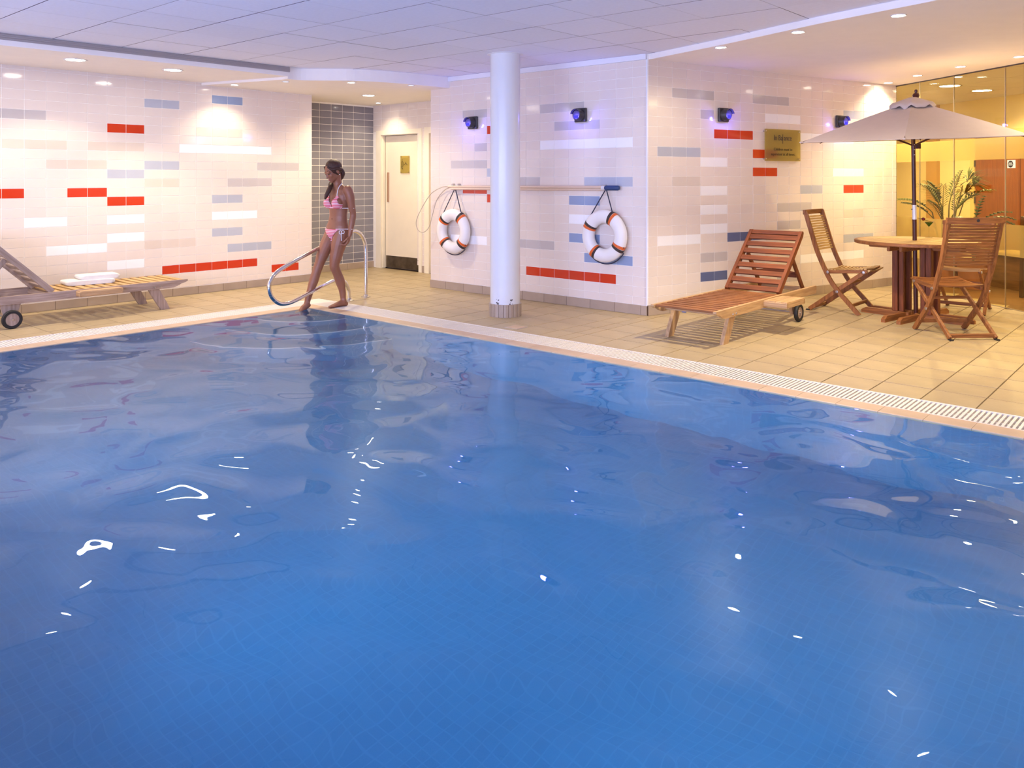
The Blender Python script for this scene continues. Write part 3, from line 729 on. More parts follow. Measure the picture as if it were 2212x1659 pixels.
# ------------------------------------------------------------------ passage doors
d = empty('door_1', (0, 0, 0)); tag(d, 'cream toilet door with a bronze kick plate at the end of the passage', 'door', kind='structure')
f = MB()
f.lohi((-2.42, YD - 0.015, 0), (-2.30, YD + 0.02, 2.13)); f.lohi((-1.43, YD - 0.015, 0), (-1.36, YD + 0.02, 2.13)); f.lohi((-2.30, YD - 0.015, 2.06), (-1.43, YD + 0.02, 2.13))
f.lohi((-2.32, YD + 0.02, 0), (-2.29, YD + 0.12, 2.08)); f.lohi((-1.43, YD + 0.02, 0), (-1.40, YD + 0.12, 2.08)); f.lohi((-2.29, YD + 0.02, 2.05), (-1.43, YD + 0.12, 2.08))
f.build('door_frame', M['frame_paint'], d)
lf = MB().lohi((-2.278, YD + 0.065, 0.01), (-1.432, YD + 0.105, 2.045)).build('door_leaf', M['door_paint'], d)
MB().lohi((-2.29, YD + 0.07, 0.0), (-2.278, YD + 0.11, 2.05)).build('shadow_gap', M['dark_gap'], d)
MB().lohi((-2.262, YD + 0.060, 0.012), (-1.440, YD + 0.066, 0.195)).build('kick_plate', M['kick'], lf)
MB().cbox((-2.213, YD + 0.058, 1.255), (0.045, 0.012, 0.455), 0.003).build('push_plate', M['brass'], lf)
d2 = empty('door_2', (0, 0, 0)); tag(d2, 'edge of a second cream door frame half hidden behind the tiled corner', 'door', kind='structure')
f = MB(); f.lohi((-1.30, YD - 0.02, 0), (-1.20, YD + 0.02, 2.14)); f.lohi((-0.42, YD - 0.02, 0), (-0.33, YD + 0.02, 2.14)); f.lohi((-1.20, YD - 0.02, 2.05), (-0.42, YD + 0.02, 2.14)); f.build('door_frame', M['frame_paint'], d2)
MB().lohi((-1.2, YD + 0.06, 0.01), (-0.42, YD + 0.1, 2.05)).build('door_leaf', M['door_paint'], d2)

# small glass sign on the toilet door
s = empty('door_sign', (-1.81, YD + 0.06, 1.60)); tag(s, 'small green glass pictogram plate fixed to the cream toilet door', 'sign')
MB().cbox((0, -0.012, 0), (0.20, 0.008, 0.262), 0.001).build('glass_plate', M['sign_glass'], s)
for sx in (-1, 1):
    for sz in (-1, 1): MB().lathe([(0, 0), (0.007, 0), (0.007, 0.02), (0, 0.02)], 10, rot=Matrix.Rotation(R(90), 3, 'X')).build('standoff', M['steel_dull'], s, loc=(sx * 0.087, 0.0, sz * 0.118))
pg = MB()
pg.tube(chain([(-0.07, -0.018, -0.055), (-0.07, -0.018, 0.03), (-0.05, -0.018, 0.045), (-0.035, -0.018, 0.03), (-0.035, -0.018, -0.02), (-0.05, -0.018, -0.035), (-0.068, -0.018, -0.03)], 4), 0.0028, 6)
pg.tube([(-0.052, -0.018, 0.045), (-0.052, -0.018, 0.065)], 0.0028, 6); pg.ell((-0.052, -0.018, 0.075), (0.006, 0.003, 0.006), seg=8, rings=6)
pg.ell((-0.05, -0.018, -0.06), (0.006, 0.003, 0.014), seg=8, rings=6)
pg.tube(chain([(-0.012, -0.018, -0.005), (0.02, -0.018, 0.012), (0.03, -0.018, 0.02), (0.04, -0.018, 0.01), (0.07, -0.018, -0.008)], 4), 0.0032, 6); pg.tube([(0.03, -0.018, 0.02), (0.028, -0.018, 0.04)], 0.0028, 6)
pg.build('pictogram', M['ink2'], s)

# ------------------------------------------------------------------ glass sign on the right wall
def onwall(s_, off=0.0): return RN + RD * s_ + RNRM * off
RANG = math.atan2(RD.y, RD.x)
sp = onwall(1.907)
s = empty('wall_sign', (sp.x, sp.y, 1.772), RANG); tag(s, 'olive glass notice with dark lettering about children on the right wall', 'sign')
MB().cbox((0, -0.035, 0), (0.618, 0.008, 0.362), 0.0015).build('glass_plate', M['sign_glass'], s)
for sx in (-1, 1):
    for sz in (-1, 1): MB().lathe([(0, 0), (0.011, 0), (0.011, 0.034), (0.006, 0.042), (0, 0.042)], 14, rot=Matrix.Rotation(R(90), 3, 'X')).build('standoff', M['steel_dull'], s, True, loc=(sx * 0.288, 0.0, sz * 0.158))
def letter(body, size, x, z, mat, xs=1.0):
    o = put('lettering', text_mesh(body, size, mat, xs=xs), s, (x, -0.0405, z), (R(90), 0, 0)); return o
letter('In Ba ance', 0.088, -0.005, 0.055, M['ink'], 0.86)
MB().lohi((-0.010, -0.0415, 0.018), (-0.003, -0.0395, 0.125)).build('lettering', M['ink'], s)
letter('Children must be', 0.046, 0, -0.062, M['ink2'])
letter('supervised at all times.', 0.046, 0, -0.118, M['ink2'])

# ------------------------------------------------------------------ blue bulkhead lamps
def wall_lamp(label, p2, z, ang):
    o = empty('wall_lamp', (p2.x, p2.y, z), ang); tag(o, label, 'wall lamp', 'dark square wall lamps')
    MB().cbox((0, -0.018, 0), (0.152, 0.03, 0.15), 0.006).build('back_plate', M['black_metal'], o)
    rx = Matrix.Rotation(R(90), 3, 'X')
    MB().lathe([(0, 0.03), (0.062, 0.03), (0.066, 0.034), (0.060, 0.085), (0.045, 0.10), (0.0, 0.10)], 24, rot=rx).build('drum', M['black_metal'], o, True)
    pts = [(0.064 * math.cos(a), 0.064 * math.sin(a)) for a in [R(8 + 164 * i / 12) for i in range(13)]]
    MB().prism(pts + [(p[0] * 0.9, p[1] * 0.9) for p in reversed(pts)], 'y', -0.118, -0.03).build('hood', M['black_metal'], o)
    MB().cbox((0.0, -0.098, -0.024), (0.060, 0.012, 0.034), 0.004).build('blue_lens', M['lamp_blue'], o)
    l = bpy.data.lights.new('wall_lamp_light', 'POINT'); l.energy = 3.0; l.color = (0.15, 0.12, 1.0); l.shadow_soft_size = 0.02
    lo = bpy.data.objects.new('wall_lamp_light', l); C.objects.link(lo); lo.parent = o; lo.location = (0, -0.14, -0.03)
wall_lamp('square dark wall lamp left of the white column', Vector((0.675, YC - 0.008)), 2.066, 0)
wall_lamp('square dark wall lamp right of the white column', Vector((2.30, YC - 0.008)), 2.076, 0)
wall_lamp('square dark wall lamp above the three red tiles on the right wall', onwall(0.94, 0.008), 2.08, RANG)
wall_lamp('square dark wall lamp half hidden by the parasol', onwall(2.985, 0.008), 2.085, RANG)

# ------------------------------------------------------------------ lifebuoys and rescue pole
def lifebuoy(label, x, z, apex_z, tilt, turn):
    o = empty('lifebuoy', (x, YC - 0.014, z)); tag(o, label, 'lifebuoy', 'lifebuoys on the tiled wall')
    o.rotation_euler = (0, tilt, 0)
    R0, r0 = 0.205, 0.072
    P = [(R0 * math.cos(a), -0.062, R0 * math.sin(a)) for a in [2 * math.pi * i / 48 for i in range(48)]]
    MB().tube(P, r0, 18, closed=True, flat=0.78).build('ring', M['buoy'], o, True)
    for k, a in enumerate((50, 140, 225, 318)):
        a = a + turn
        bo = None
        for da, mat, w in ((-4.0, 'band_orange', 8.0), (4.0, 'band_black', 8.0)) if k % 2 == 0 else ((4.0, 'band_orange', 8.0), (-4.0, 'band_black', 8.0)):
            pts = [(R0 * math.cos(R(a + da + w * (t - 0.5))), -0.062, R0 * math.sin(R(a + da + w * (t - 0.5)))) for t in (0, 0.5, 1)]
            q = MB().tube(pts, r0 + 0.0025, 18, flat=0.78).build('band' if bo is None else 'band_stripe', M[mat], bo or o, True)
            bo = bo or q
        a2 = R(a + 6); MB().cbox((0, 0, 0), (0.022, 0.02, 0.014), 0.003).build('rope_clip', M['band_black'], bo, loc=((R0 + 0.062) * math.cos(a2), -0.075, (R0 + 0.062) * math.sin(a2)))
    A = [(0.235 * math.cos(R(50 + turn)), -0.07, 0.235 * math.sin(R(50 + turn)) + 0.03), (0, -0.03, apex_z - z), (0.25 * math.cos(R(140 + turn)), -0.07, 0.25 * math.sin(R(140 + turn)) + 0.02)]
    inv = Matrix.Rotation(-tilt, 3, 'Y')
    A[1] = tuple(inv @ Vector(A[1]))
    MB().tube([A[0], A[1]], 0.0065, 6).tube([A[1], A[2]], 0.0065, 6).build('hanging_rope', M['rope'], o)
    lp = [((R0 + 0.082) * math.cos(R(t)), -0.05, (R0 + 0.082) * math.sin(R(t)) - 0.006 * math.sin(math.pi * (t - 228 - turn) / 84)) for t in [228 + turn + 84 * i / 14 for i in range(15)]]
    MB().tube(lp, 0.006, 6).build('grab_line', M['rope'], o)
lifebuoy('white lifebuoy with orange bands hanging left of the column', 0.392, 0.742, 1.275, 0.0, 0)
lifebuoy('white lifebuoy with orange bands hanging right of the column', 2.647, 0.790, 1.285, 0.0, 12)
o = empty('rescue_pole', (0, YC - 0.05, 0)); tag(o, 'long cream rescue pole with wire loop and blue handle on the tiled wall', 'rescue pole')
MB().tube([(0.28, 0, 1.287), (2.63, 0, 1.300)], 0.0155, 12).build('pole', M['pole'], o, True)
MB().tube([(0.34, -0.01, 1.262), (2.63, 0.005, 1.274)], 0.013, 12).build('pole', M['pole'], o, True)
MB().tube([(2.64, 0, 1.292), (2.66, 0, 1.293), (2.80, 0, 1.293), (2.815, 0, 1.293)], [0.022, 0.027, 0.026, 0.018], 12).build('grip', M['handle_blue'], o, True)
MB().tube([(2.60, 0, 1.29), (2.64, 0, 1.292)], 0.025, 12).build('collar', M['collar'], o, True)
for x in (0.34, 0.44, 2.62):
    MB().cbox((x, 0.02, 1.312), (0.022, 0.05, 0.03), 0.003).build('hook', M['steel_dull'], o)
wl = chain([(0.30, 0, 1.285), (0.18, -0.01, 1.282), (0.0, -0.03, 1.20), (-0.14, -0.06, 1.02), (-0.215, -0.09, 0.85), (-0.185, -0.09, 0.735), (-0.10, -0.07, 0.71), (-0.02, -0.05, 0.78), (0.02, -0.03, 0.93), (0.09, -0.02, 1.12), (0.20, 0, 1.24), (0.30, 0, 1.278)], 8)
MB().tube(wl, 0.0050, 6).build('wire_loop', M['wire'], o, True)

# ------------------------------------------------------------------ steel handrail
hd = Vector((0.26797, -0.96343))
o = empty('handrail', (-0.052, 0.793, 0)); tag(o, 'polished steel looped handrail at the pool steps beside the woman', 'handrail')
def hp(s_, z): return (hd.x * s_, hd.y * s_, z)
path = [hp(0, 0.0), hp(0, 0.3), hp(0.0, 0.52), hp(0.02, 0.64), hp(0.09, 0.735), hp(0.20, 0.785), hp(0.33, 0.775), hp(0.60, 0.70), hp(0.90, 0.625), hp(1.20, 0.545), hp(1.42, 0.475), hp(1.54, 0.415), hp(1.60, 0.32), hp(1.57, 0.215), hp(1.47, 0.135), hp(1.36, 0.112), hp(1.22, 0.125), hp(0.95, 0.185), hp(0.70, 0.24), hp(0.52, 0.262), hp(0.40, 0.225), hp(0.33, 0.13), hp(0.315, 0.05), hp(0.313, 0.0)]
MB().tube(chain(path, 6), 0.021, 14).build('rail', M['steel'], o, True)
for s_ in (0, 0.313):
    MB().lathe([(0.0, 0.0), (0.055, 0.0), (0.055, 0.006), (0.028, 0.014), (0.022, 0.03), (0.0, 0.03)], 24).build('base_flange', M['steel_dull'], o, True, loc=hp(s_, 0.0))

# drain cover and stray clip
o = empty('drain_cover', (2.54, 0.515, 0)); tag(o, 'small square floor drain cover between column and grating', 'drain')
MB().cbox((0, 0, 0.0), (0.16, 0.16, 0.004), 0.001).build('frame', M['steel_dull'], o); MB().cbox((0, 0, 0.002), (0.135, 0.135, 0.004), 0.001).build('plate', M['coping'], o)
tag(MB().cbox((3.30, 2.30, 0.008), (0.045, 0.025, 0.014), 0.004).build('plastic_clip', M['blue_clip']), 'tiny blue plastic clip on the floor under the wooden lounger', 'clip')

# ------------------------------------------------------------------ sun loungers
def make_lounger(label, wood_rail, wood_slat, wood_back, wood_leg, tray_side, tray_y, tray_out):
    o = empty('sun_lounger'); tag(o, label, 'sun lounger', 'wooden sun loungers')
    prof = [(0.0, 0.302), (0.0, 0.285), (0.03, 0.270), (0.07, 0.262), (0.11, 0.240), (0.16, 0.226), (2.16, 0.226), (2.16, 0.302)]
    for sx in (-1, 1):
        x0 = sx * 0.295; r = MB().prism(prof, 'x', x0 - 0.015, x0 + 0.015).build('side_rail', M[wood_rail + '_y'], o)
        for yy in (0.30, 0.36): MB().lathe([(0, 0), (0.010, 0), (0.008, 0.006), (0, 0.007)], 10, rot=Matrix.Rotation(R(90 * sx), 3, 'Y')).build('bolt', M['steel_dull'], r, loc=(x0 + sx * 0.015, yy, 0.248))
    n = 14; sm = MB().cbox((0, 0, 0), (0.556, 0.058, 0.018), 0.003).mesh('seat_slat', M[wood_slat + '_x'])
    for k in range(n): put('seat_slat', sm, o, (0, 0.055 + k * 0.0945, 0.292))
    for yy in (0.20, 1.36, 2.12): MB().cbox((0, yy, 0.262), (0.56, 0.03, 0.045), 0.003).build('cross_rail', M[wood_rail + '_x'], o)
    # raised back
    bk = empty('backrest', (0, 1.335, 0.298)); bk.parent = o; bk.rotation_euler = (R(44), 0, 0)
    st = [(0, -0.02), (0.76, -0.02), (0.795, -0.005), (0.80, 0.015), (0.785, 0.032), (0.0, 0.032)]
    for sx in (-1, 1): MB().prism(st, 'x', sx * 0.262 - 0.016, sx * 0.262 + 0.016).build('stile', M[wood_back + '_y'], bk)
    bm_ = MB().cbox((0, 0, 0), (0.50, 0.058, 0.018), 0.003).mesh('back_slat', M[wood_back + '_x'])
    for k in range(8): put('back_slat', bm_, bk, (0, 0.035 + k * 0.0945, 0.018))
    MB().cbox((0, 0.765, 0.012), (0.50, 0.05, 0.03), 0.004).build('head_rail', M[wood_back + '_x'], bk)
    # prop
    pr = empty('prop'); pr.parent = o
    for sx in (-1, 1): MB().bar((sx * 0.225, 1.72, 0.64), (sx * 0.225, 2.02, 0.275), 0.022, 0.05, up=(0, 1, 0)).build('strut', M[wood_back + '_z'], pr)
    wv = [(-0.21 + 0.42 * i / 12, 0.455 + 0.018 * (1 - math.cos(2 * math.pi * i / 12))) for i in range(13)]
    MB().prism([(-0.21, 0.40), (0.21, 0.40)] + list(reversed(wv)), 'y', 1.88, 1.90).build('prop_bar', M[wood_back + '_x'], pr)
    # front legs
    lg = [(0.30, 0.226), (0.41, 0.226), (0.375, 0.16), (0.315, 0.06), (0.275, 0.0), (0.185, 0.0), (0.215, 0.07), (0.265, 0.16)]
    for sx in (-1, 1):
        MB().prism(lg, 'x', sx * 0.262 - 0.017, sx * 0.262 + 0.017).build('leg', M[wood_leg + '_z'], o)
        bl = [(1.60, 0.23), (1.78, 0.23), (1.73, 0.07), (1.65, 0.07)]
        MB().prism(bl, 'x', sx * 0.258 - 0.015, sx * 0.258 + 0.015).build('wheel_bracket', M[wood_rail + '_z'], o)
        ry = Matrix.Rotation(R(90), 3, 'Y')
        wh = MB().lathe([(0.058, -0.017), (0.080, -0.018), (0.0865, -0.010), (0.0865, 0.010), (0.080, 0.018), (0.058, 0.017), (0.058, -0.017)], 32, rot=ry).build('wheel', M['rubber'], o, True, loc=(sx * 0.315, 1.69, 0.0865))
        MB().lathe([(0, -0.012), (0.058, -0.012), (0.058, 0.012), (0.045, 0.014), (0.042, 0.011), (0.028, 0.011), (0.025, 0.014), (0, 0.014)], 28, rot=ry).build('hub', M['teak_grey_z'], wh, True)
        MB().lathe([(0, 0.0), (0.010, 0.0), (0.009, 0.012), (0, 0.013)], 12, rot=Matrix.Rotation(R(90 * sx), 3, 'Y')).build('axle_bolt', M['steel_dull'], wh, loc=(sx * 0.013, 0, 0))
    MB().tube([(-0.315, 1.69, 0.0865), (0.315, 1.69, 0.0865)], 0.009, 10).build('axle', M['steel_dull'], o)
    # pull-out side tray
    tr = empty('side_tray', (tray_side * (0.31 + tray_out / 2), tray_y, 0.277)); tr.parent = o
    for k in range(4): MB().cbox((tray_side * (-tray_out / 2 + (k + 0.5) * tray_out / 4), 0, 0.012), (tray_out / 4 - 0.004, 0.40, 0.014), 0.002).build('tray_board', M['teak_pale_y'], tr)
    for sy in (-1, 1): MB().cbox((0, sy * 0.195, -0.012), (tray_out, 0.022, 0.045), 0.003).build('tray_rail', M['teak_pale_x'], tr)
    MB().cbox((tray_side * (tray_out / 2 - 0.01), 0, -0.012), (0.02, 0.39, 0.045), 0.003).build('tray_end', M['teak_pale_y'], tr)
    return o
lo1 = make_lounger('slatted wooden sun lounger with raised back in front of the right tiled wall', 'teak_pale', 'teak', 'teak_red', 'teak_pale', 1, 1.10, 0.22)
lo1.location = (4.09, 0.87, 0)
lo2 = make_lounger('weathered wooden sun lounger with a white towel at the left wall', 'teak_grey', 'teak_gold', 'teak_grey', 'teak_grey', -1, 0.93, 0.10)
lo2.location = (-1.225, -0.94, 0); lo2.rotation_euler = (0, 0, R(180))

# folded towel on the left lounger
def towel():
    o = empty('folded_towel', (-1.34, -1.76, 0.302), R(84)); tag(o, 'folded white towel lying on the weathered left lounger', 'towel')
    def pad(name, c, s, seed):
        bm = bmesh.new(); bmesh.ops.create_cube(bm, size=1.0)
        bmesh.ops.subdivide_edges(bm, edges=bm.edges, cuts=9, use_grid_fill=True)
        rn = random.Random(seed); ph = [rn.uniform(0, 6) for _ in range(6)]
        for v in bm.verts:
            p = v.co; q = Vector((p.x * 2, p.y * 2, p.z * 2))
            k = 0.5 * (1 - 0.22 * (abs(q.x) ** 6) * (abs(q.z) ** 2)) 
            e = (abs(q.x) ** 5 + abs(q.z) ** 3.2) ; sc = 1.0 / max(1.0, (abs(q.x) ** 6 + abs(q.z) ** 4) ** 0.12)
            w_ = 1 + 0.05 * math.sin(9 * q.x + ph[0] + 2 * q.y) + 0.04 * math.sin(7 * q.y + ph[1]) + 0.03 * math.sin(17 * q.x + 5 * q.y + ph[2])
            v.co = Vector((c[0] + q.x * sc * s[0] / 2 * (1 + 0.02 * math.sin(8 * q.y + ph[3])), c[1] + q.y * s[1] / 2 * (1 + 0.03 * math.sin(6 * q.x + ph[4])), c[2] + (q.z * sc * s[2] / 2) * (w_ if q.z > 0 else 1)))
        me = bpy.data.meshes.new(name); bm.to_mesh(me); bm.free(); me.materials.append(M['towel'])
        me.polygons.foreach_set('use_smooth', [True] * len(me.polygons))
        put(name, me, o)
    pad('lower_fold', (-0.04, 0.0, 0.024), (0.46, 0.26, 0.046), 2); pad('upper_fold', (0.055, 0.015, 0.068), (0.38, 0.24, 0.046), 5)
towel()

# ------------------------------------------------------------------ folding chairs
def make_chair(label, arms=False, hs=1.0, wood='teak', slatwood='teak_gold'):
    o = empty('folding_chair'); tag(o, label, 'chair', 'wooden folding chairs round the table')
    up = [(-0.29, 1.045 * hs), (-0.225, 0.83 * hs), (-0.165, 0.637 * hs), (-0.09, 0.462), (-0.025, 0.334), (0.06, 0.22), (0.15, 0.125), (0.265, 0.0)]
    cp = chain([(0, a, b) for a, b in up], 4)
    for sx in (-1, 1):
        outl = []
        for i, p in enumerate(cp):
            a = cp[max(i - 1, 0)]; b_ = cp[min(i + 1, len(cp) - 1)]; t = (b_ - a).normalized(); nn = Vector((0, -t.z, t.y))
            outl.append((p + nn * 0.021, p - nn * 0.021))
        L_ = [(q.y, max(q.z, 0)) for q, _ in outl] + [(q.y, max(q.z, 0)) for _, q in reversed(outl)]
        mb = MB()
        for i in range(len(outl) - 1):
            a, b2 = outl[i]; c2, d2_ = outl[i + 1]
            P = []
            for xx in (sx * 0.232 - 0.013, sx * 0.232 + 0.013): P += [(xx, a.y, max(a.z, 0)), (xx, b2.y, max(b2.z, 0)), (xx, d2_.y, max(d2_.z, 0)), (xx, c2.y, max(c2.z, 0))]
            fs = [(0, 1, 2, 3), (4, 7, 6, 5), (0, 3, 7, 4), (1, 5, 6, 2)]
            if i == 0: fs.append((0, 4, 5, 1))
            if i == len(outl) - 2: fs.append((3, 2, 6, 7))
            mb.add(P, fs)
        mb.build('upright', M[wood + '_z'], o)
        MB().bar((sx * 0.203, 0.315, 0.448), (sx * 0.203, -0.258, 0.012), 0.024, 0.042, up=(0, 1, 0)).build('cross_leg', M[wood + '_z'], o)
        MB().cbox((sx * 0.203, -0.268, 0.006), (0.03, 0.045, 0.012), 0.003).build('foot_cap', M['rubber'], o)
        MB().bar((sx * 0.203, -0.06, 0.420), (sx * 0.203, 0.335, 0.452), 0.024, 0.036).build('seat_rail', M[wood + '_y'], o)
        for (yy, zz) in ((0.30, 0.44), (0.045, 0.225), (-0.05, 0.42)):
            MB().lathe([(0, 0), (0.016, 0), (0.014, 0.008), (0, 0.009)], 12, rot=Matrix.Rotation(R(90 * sx), 3, 'Y')).build('hinge', M['steel_dull'], o, loc=(sx * 0.246 if yy < 0.2 else sx * 0.216, yy, zz))
    # top rail, slightly bowed, with a plug
    tp = [(-0.255 + 0.51 * i / 12, -0.292 - 0.022 * (1 - (2 * i / 12 - 1) ** 2)) for i in range(13)]
    hr = MB()
    for i in range(12):
        (xa, ya), (xb, yb) = tp[i], tp[i + 1]
        P = [(xa, ya - 0.014, 1.01 * hs), (xa, ya + 0.014, 1.01 * hs), (xa, ya + 0.012, 1.058 * hs), (xa, ya - 0.016, 1.058 * hs), (xb, yb - 0.014, 1.01 * hs), (xb, yb + 0.014, 1.01 * hs), (xb, yb + 0.012, 1.058 * hs), (xb, yb - 0.016, 1.058 * hs)]
        fs = [(0, 4, 5, 1), (1, 5, 6, 2), (2, 6, 7, 3), (3, 7, 4, 0)]
        if i == 0: fs.append((0, 1, 2, 3))
        if i == 11: fs.append((4, 7, 6, 5))
        hr.add(P, fs)
    h = hr.build('top_rail', M[wood + '_x'], o)
    MB().lathe([(0, 0), (0.014, 0), (0.012, 0.004), (0, 0.004)], 14, rot=Matrix.Rotation(R(90), 3, 'X')).build('plug', M['black_metal'], h, loc=(0, -0.329, 1.034 * hs))
    # back slats follow the curve of the uprights
    for k in range(14):
        z = (0.985 - k * 0.0262) * hs
        for i in range(len(cp) - 1):
            if cp[i].z >= z >= cp[i + 1].z:
                t = (cp[i].z - z) / (cp[i].z - cp[i + 1].z); yy = cp[i].y + (cp[i + 1].y - cp[i].y) * t
        mb = MB()
        for j in range(8):
            u0 = -1 + 2 * j / 8; u1 = -1 + 2 * (j + 1) / 8; b0 = -0.02 * (1 - u0 * u0); b1 = -0.02 * (1 - u1 * u1)
            P = []
            for u, bb in ((u0, b0), (u1, b1)):
                for dy, dz in ((-0.006, -0.009), (0.006, -0.009), (0.006, 0.009), (-0.006, 0.009)): P.append((u * 0.221, yy + bb + dy - dz * 0.3, z + dz))
            fs = [(0, 4, 5, 1), (1, 5, 6, 2), (2, 6, 7, 3), (3, 7, 4, 0)]
            if j == 0: fs.append((0, 1, 2, 3))
            if j == 7: fs.append((4, 7, 6, 5))
            mb.add(P, fs)
        mb.build('back_slat', M[(slatwood if not arms else wood) + '_x'], o)
    # seat slats run side to side over a dished seat, last ones roll over the front edge
    for k in range(13):
        t = k / 12; yy = -0.055 + 0.405 * t; zz = 0.436 + 0.040 * t - 0.022 * math.sin(math.pi * t) - (0.028 * max(0, (t - 0.86) / 0.14) ** 2)
        mb = MB()
        for j in range(6):
            u0 = -1 + 2 * j / 6; u1 = -1 + 2 * (j + 1) / 6; b0 = -0.012 * (1 - u0 * u0); b1 = -0.012 * (1 - u1 * u1)
            P = []
            for u, bb in ((u0, b0), (u1, b1)):
                for dy, dz in ((-0.0125, -0.006), (0.0125, -0.006), (0.0125, 0.006), (-0.0125, 0.006)): P.append((u * 0.214, yy + dy, zz + bb + dz + dy * 0.08 + 0.012))
            fs = [(0, 4, 5, 1), (1, 5, 6, 2), (2, 6, 7, 3), (3, 7, 4, 0)]
            if j == 0: fs.append((0, 1, 2, 3))
            if j == 5: fs.append((4, 7, 6, 5))
            mb.add(P, fs)
        mb.build('seat_slat', M[slatwood + '_x'], o)
    MB().cbox((0, 0.185, 0.092), (0.44, 0.022, 0.032), 0.003).build('stretcher', M[wood + '_x'], o)
    MB().cbox((0, -0.235, 0.034), (0.40, 0.030, 0.034), 0.003).build('stretcher', M[wood + '_x'], o)
    MB().cbox((0, 0.135, 0.312), (0.40, 0.022, 0.026), 0.003).build('stretcher', M[wood + '_x'], o)
    if arms:
        for sx in (-1, 1):
            MB().bar((sx * 0.262, -0.24, 0.63), (sx * 0.262, 0.24, 0.655), 0.045, 0.022).build('armrest', M[wood + '_y'], o)
            MB().bar((sx * 0.262, 0.20, 0.645), (sx * 0.262, 0.17, 0.46), 0.022, 0.03, up=(0, 1, 0)).build('arm_post', M[wood + '_z'], o)
    return o
ch = make_chair('wooden folding chair in profile between the lounger and the round table'); ch.location = (4.475, 3.515, 0); ch.rotation_euler = (0, 0, R(-90))
ch = make_chair('wooden folding chair seen from behind at the front of the round table', slatwood='teak'); ch.location = (5.712, 2.852, 0); ch.rotation_euler = (0, 0, math.atan2(0.34, 0.356))
ch = make_chair('wooden folding armchair behind the round table, nearest the glass', arms=True, hs=0.88); ch.location = (5.445, 4.38, 0); ch.rotation_euler = (0, 0, R(182))

# ------------------------------------------------------------------ round table, parasol, cocktail
TC = Vector((5.20, 3.55)); TZ = 0.775; TR = 0.57
o = empty('round_table', (TC.x, TC.y, 0), R(-10)); tag(o, 'round slatted wooden table with a parasol through its middle', 'table')
n = 10; wdt = 2 * (TR - 0.03) / n
for k in range(n):
    a = -TR + 0.03 + k * wdt + 0.0025; b_ = a + wdt - 0.005; rr = TR - 0.028
    def hw(x): return math.sqrt(max(rr * rr - x * x, 1e-4))
    xs = [a + (b_ - a) * i / 5 for i in range(6)]
    if min(hw(a), hw(b_)) < 0.03: xs = [min(max(x, -rr + 0.002), rr - 0.002) for x in xs]
    segs = [(1, 1)] if abs((a + b_) / 2) > 0.06 else [(1, 1)]
    poly = [(x, -hw(x)) for x in xs] + [(x, hw(x)) for x in reversed(xs)]
    MB().prism(poly, 'z', TZ - 0.022, TZ).build('top_plank', M['teak_gold_y'], o)
MB().lathe([(TR - 0.030, TZ - 0.034), (TR - 0.004, TZ - 0.034), (TR, TZ - 0.028), (TR, TZ - 0.005), (TR - 0.005, TZ), (TR - 0.030, TZ), (TR - 0.030, TZ - 0.034)], 56).build('top_rim', M['teak_x'], o)
for ang in (0, 90):
    m3 = Matrix.Rotation(R(ang), 3, 'Z')
    for off in (-0.06, 0.06):
        MB().cbox(m3 @ Vector((0, off, TZ - 0.062)), (0.90, 0.03, 0.055), 0.006, m3).build('top_bearer', M['teak_x'], o)
    z0 = 0.0
    for sgn in (-1, 1):
        for off in (-0.075, 0.075):
            MB().prism([(0.03, z0), (0.52, z0), (0.52, z0 + 0.03), (0.47, z0 + 0.058), (0.03, z0 + 0.058)], 'y', off - 0.02, off + 0.02).build('foot_beam', M['teak_x'], o, rot=(0, 0, R(ang + (180 if sgn < 0 else 0))))
for sx in (-1, 1):
    for sy in (-1, 1):
        MB().cbox((sx * 0.165, sy * 0.075, 0.39), (0.055, 0.055, 0.665), 0.004).build('post', M['teak_red_z'], o)
        MB().cbox((sx * 0.105, sy * 0.075, 0.39), (0.045, 0.035, 0.665), 0.004).build('post', M['teak_red_z'], o)
p = empty('parasol', (TC.x, TC.y, 0.0)); tag(p, 'off-white six sided parasol standing through the round wooden table', 'parasol')
p.rotation_euler = (0, 0, math.atan2(RIGHT.y, RIGHT.x))
tl = Matrix.Rotation(R(-1.7), 3, 'Y') @ Matrix.Rotation(R(1.6), 3, 'X')
def up_(v): return tuple(tl @ Vector(v))
MB().tube([up_((0, 0, 0.02)), up_((0, 0, 0.99))], 0.0205, 16).build('lower_pole', M['pole_dark'], p, True)
cr = MB().tube([up_((0, 0, 0.985)), up_((0, 0, 1.13))], 0.0215, 16).build('collar', M['collar'], p, True)
MB().tube([up_((-0.02, 0, 1.085)), up_((-0.032, 0, 1.085))], 0.006, 8).build('pin', M['steel_dull'], cr)
upl = MB().tube([up_((0, 0, 1.125)), up_((0, 0, 2.17))], 0.0195, 16).build('upper_pole', M['pole_dark'], p, True)
for zz in (1.63, 1.68, 1.73): MB().lathe([(0, 0), (0.005, 0), (0.005, 0.003), (0, 0.003)], 8, rot=Matrix.Rotation(R(90), 3, 'X')).build('pole_hole', M['collar'], upl, loc=up_((0, -0.019, zz)))
MB().lathe([(0, 2.16), (0.03, 2.16), (0.033, 2.185), (0.024, 2.20), (0.034, 2.222), (0.028, 2.24), (0.012, 2.248), (0.012, 2.256), (0.016, 2.268), (0.012, 2.28), (0, 2.284)], 16).build('finial', M['pole_dark'], p, True)
RR, ZA, ZRIM = 1.115, 2.165, 1.785
tips = [(RR * math.cos(R(60 * k)), RR * math.sin(R(60 * k)), ZRIM) for k in range(6)]
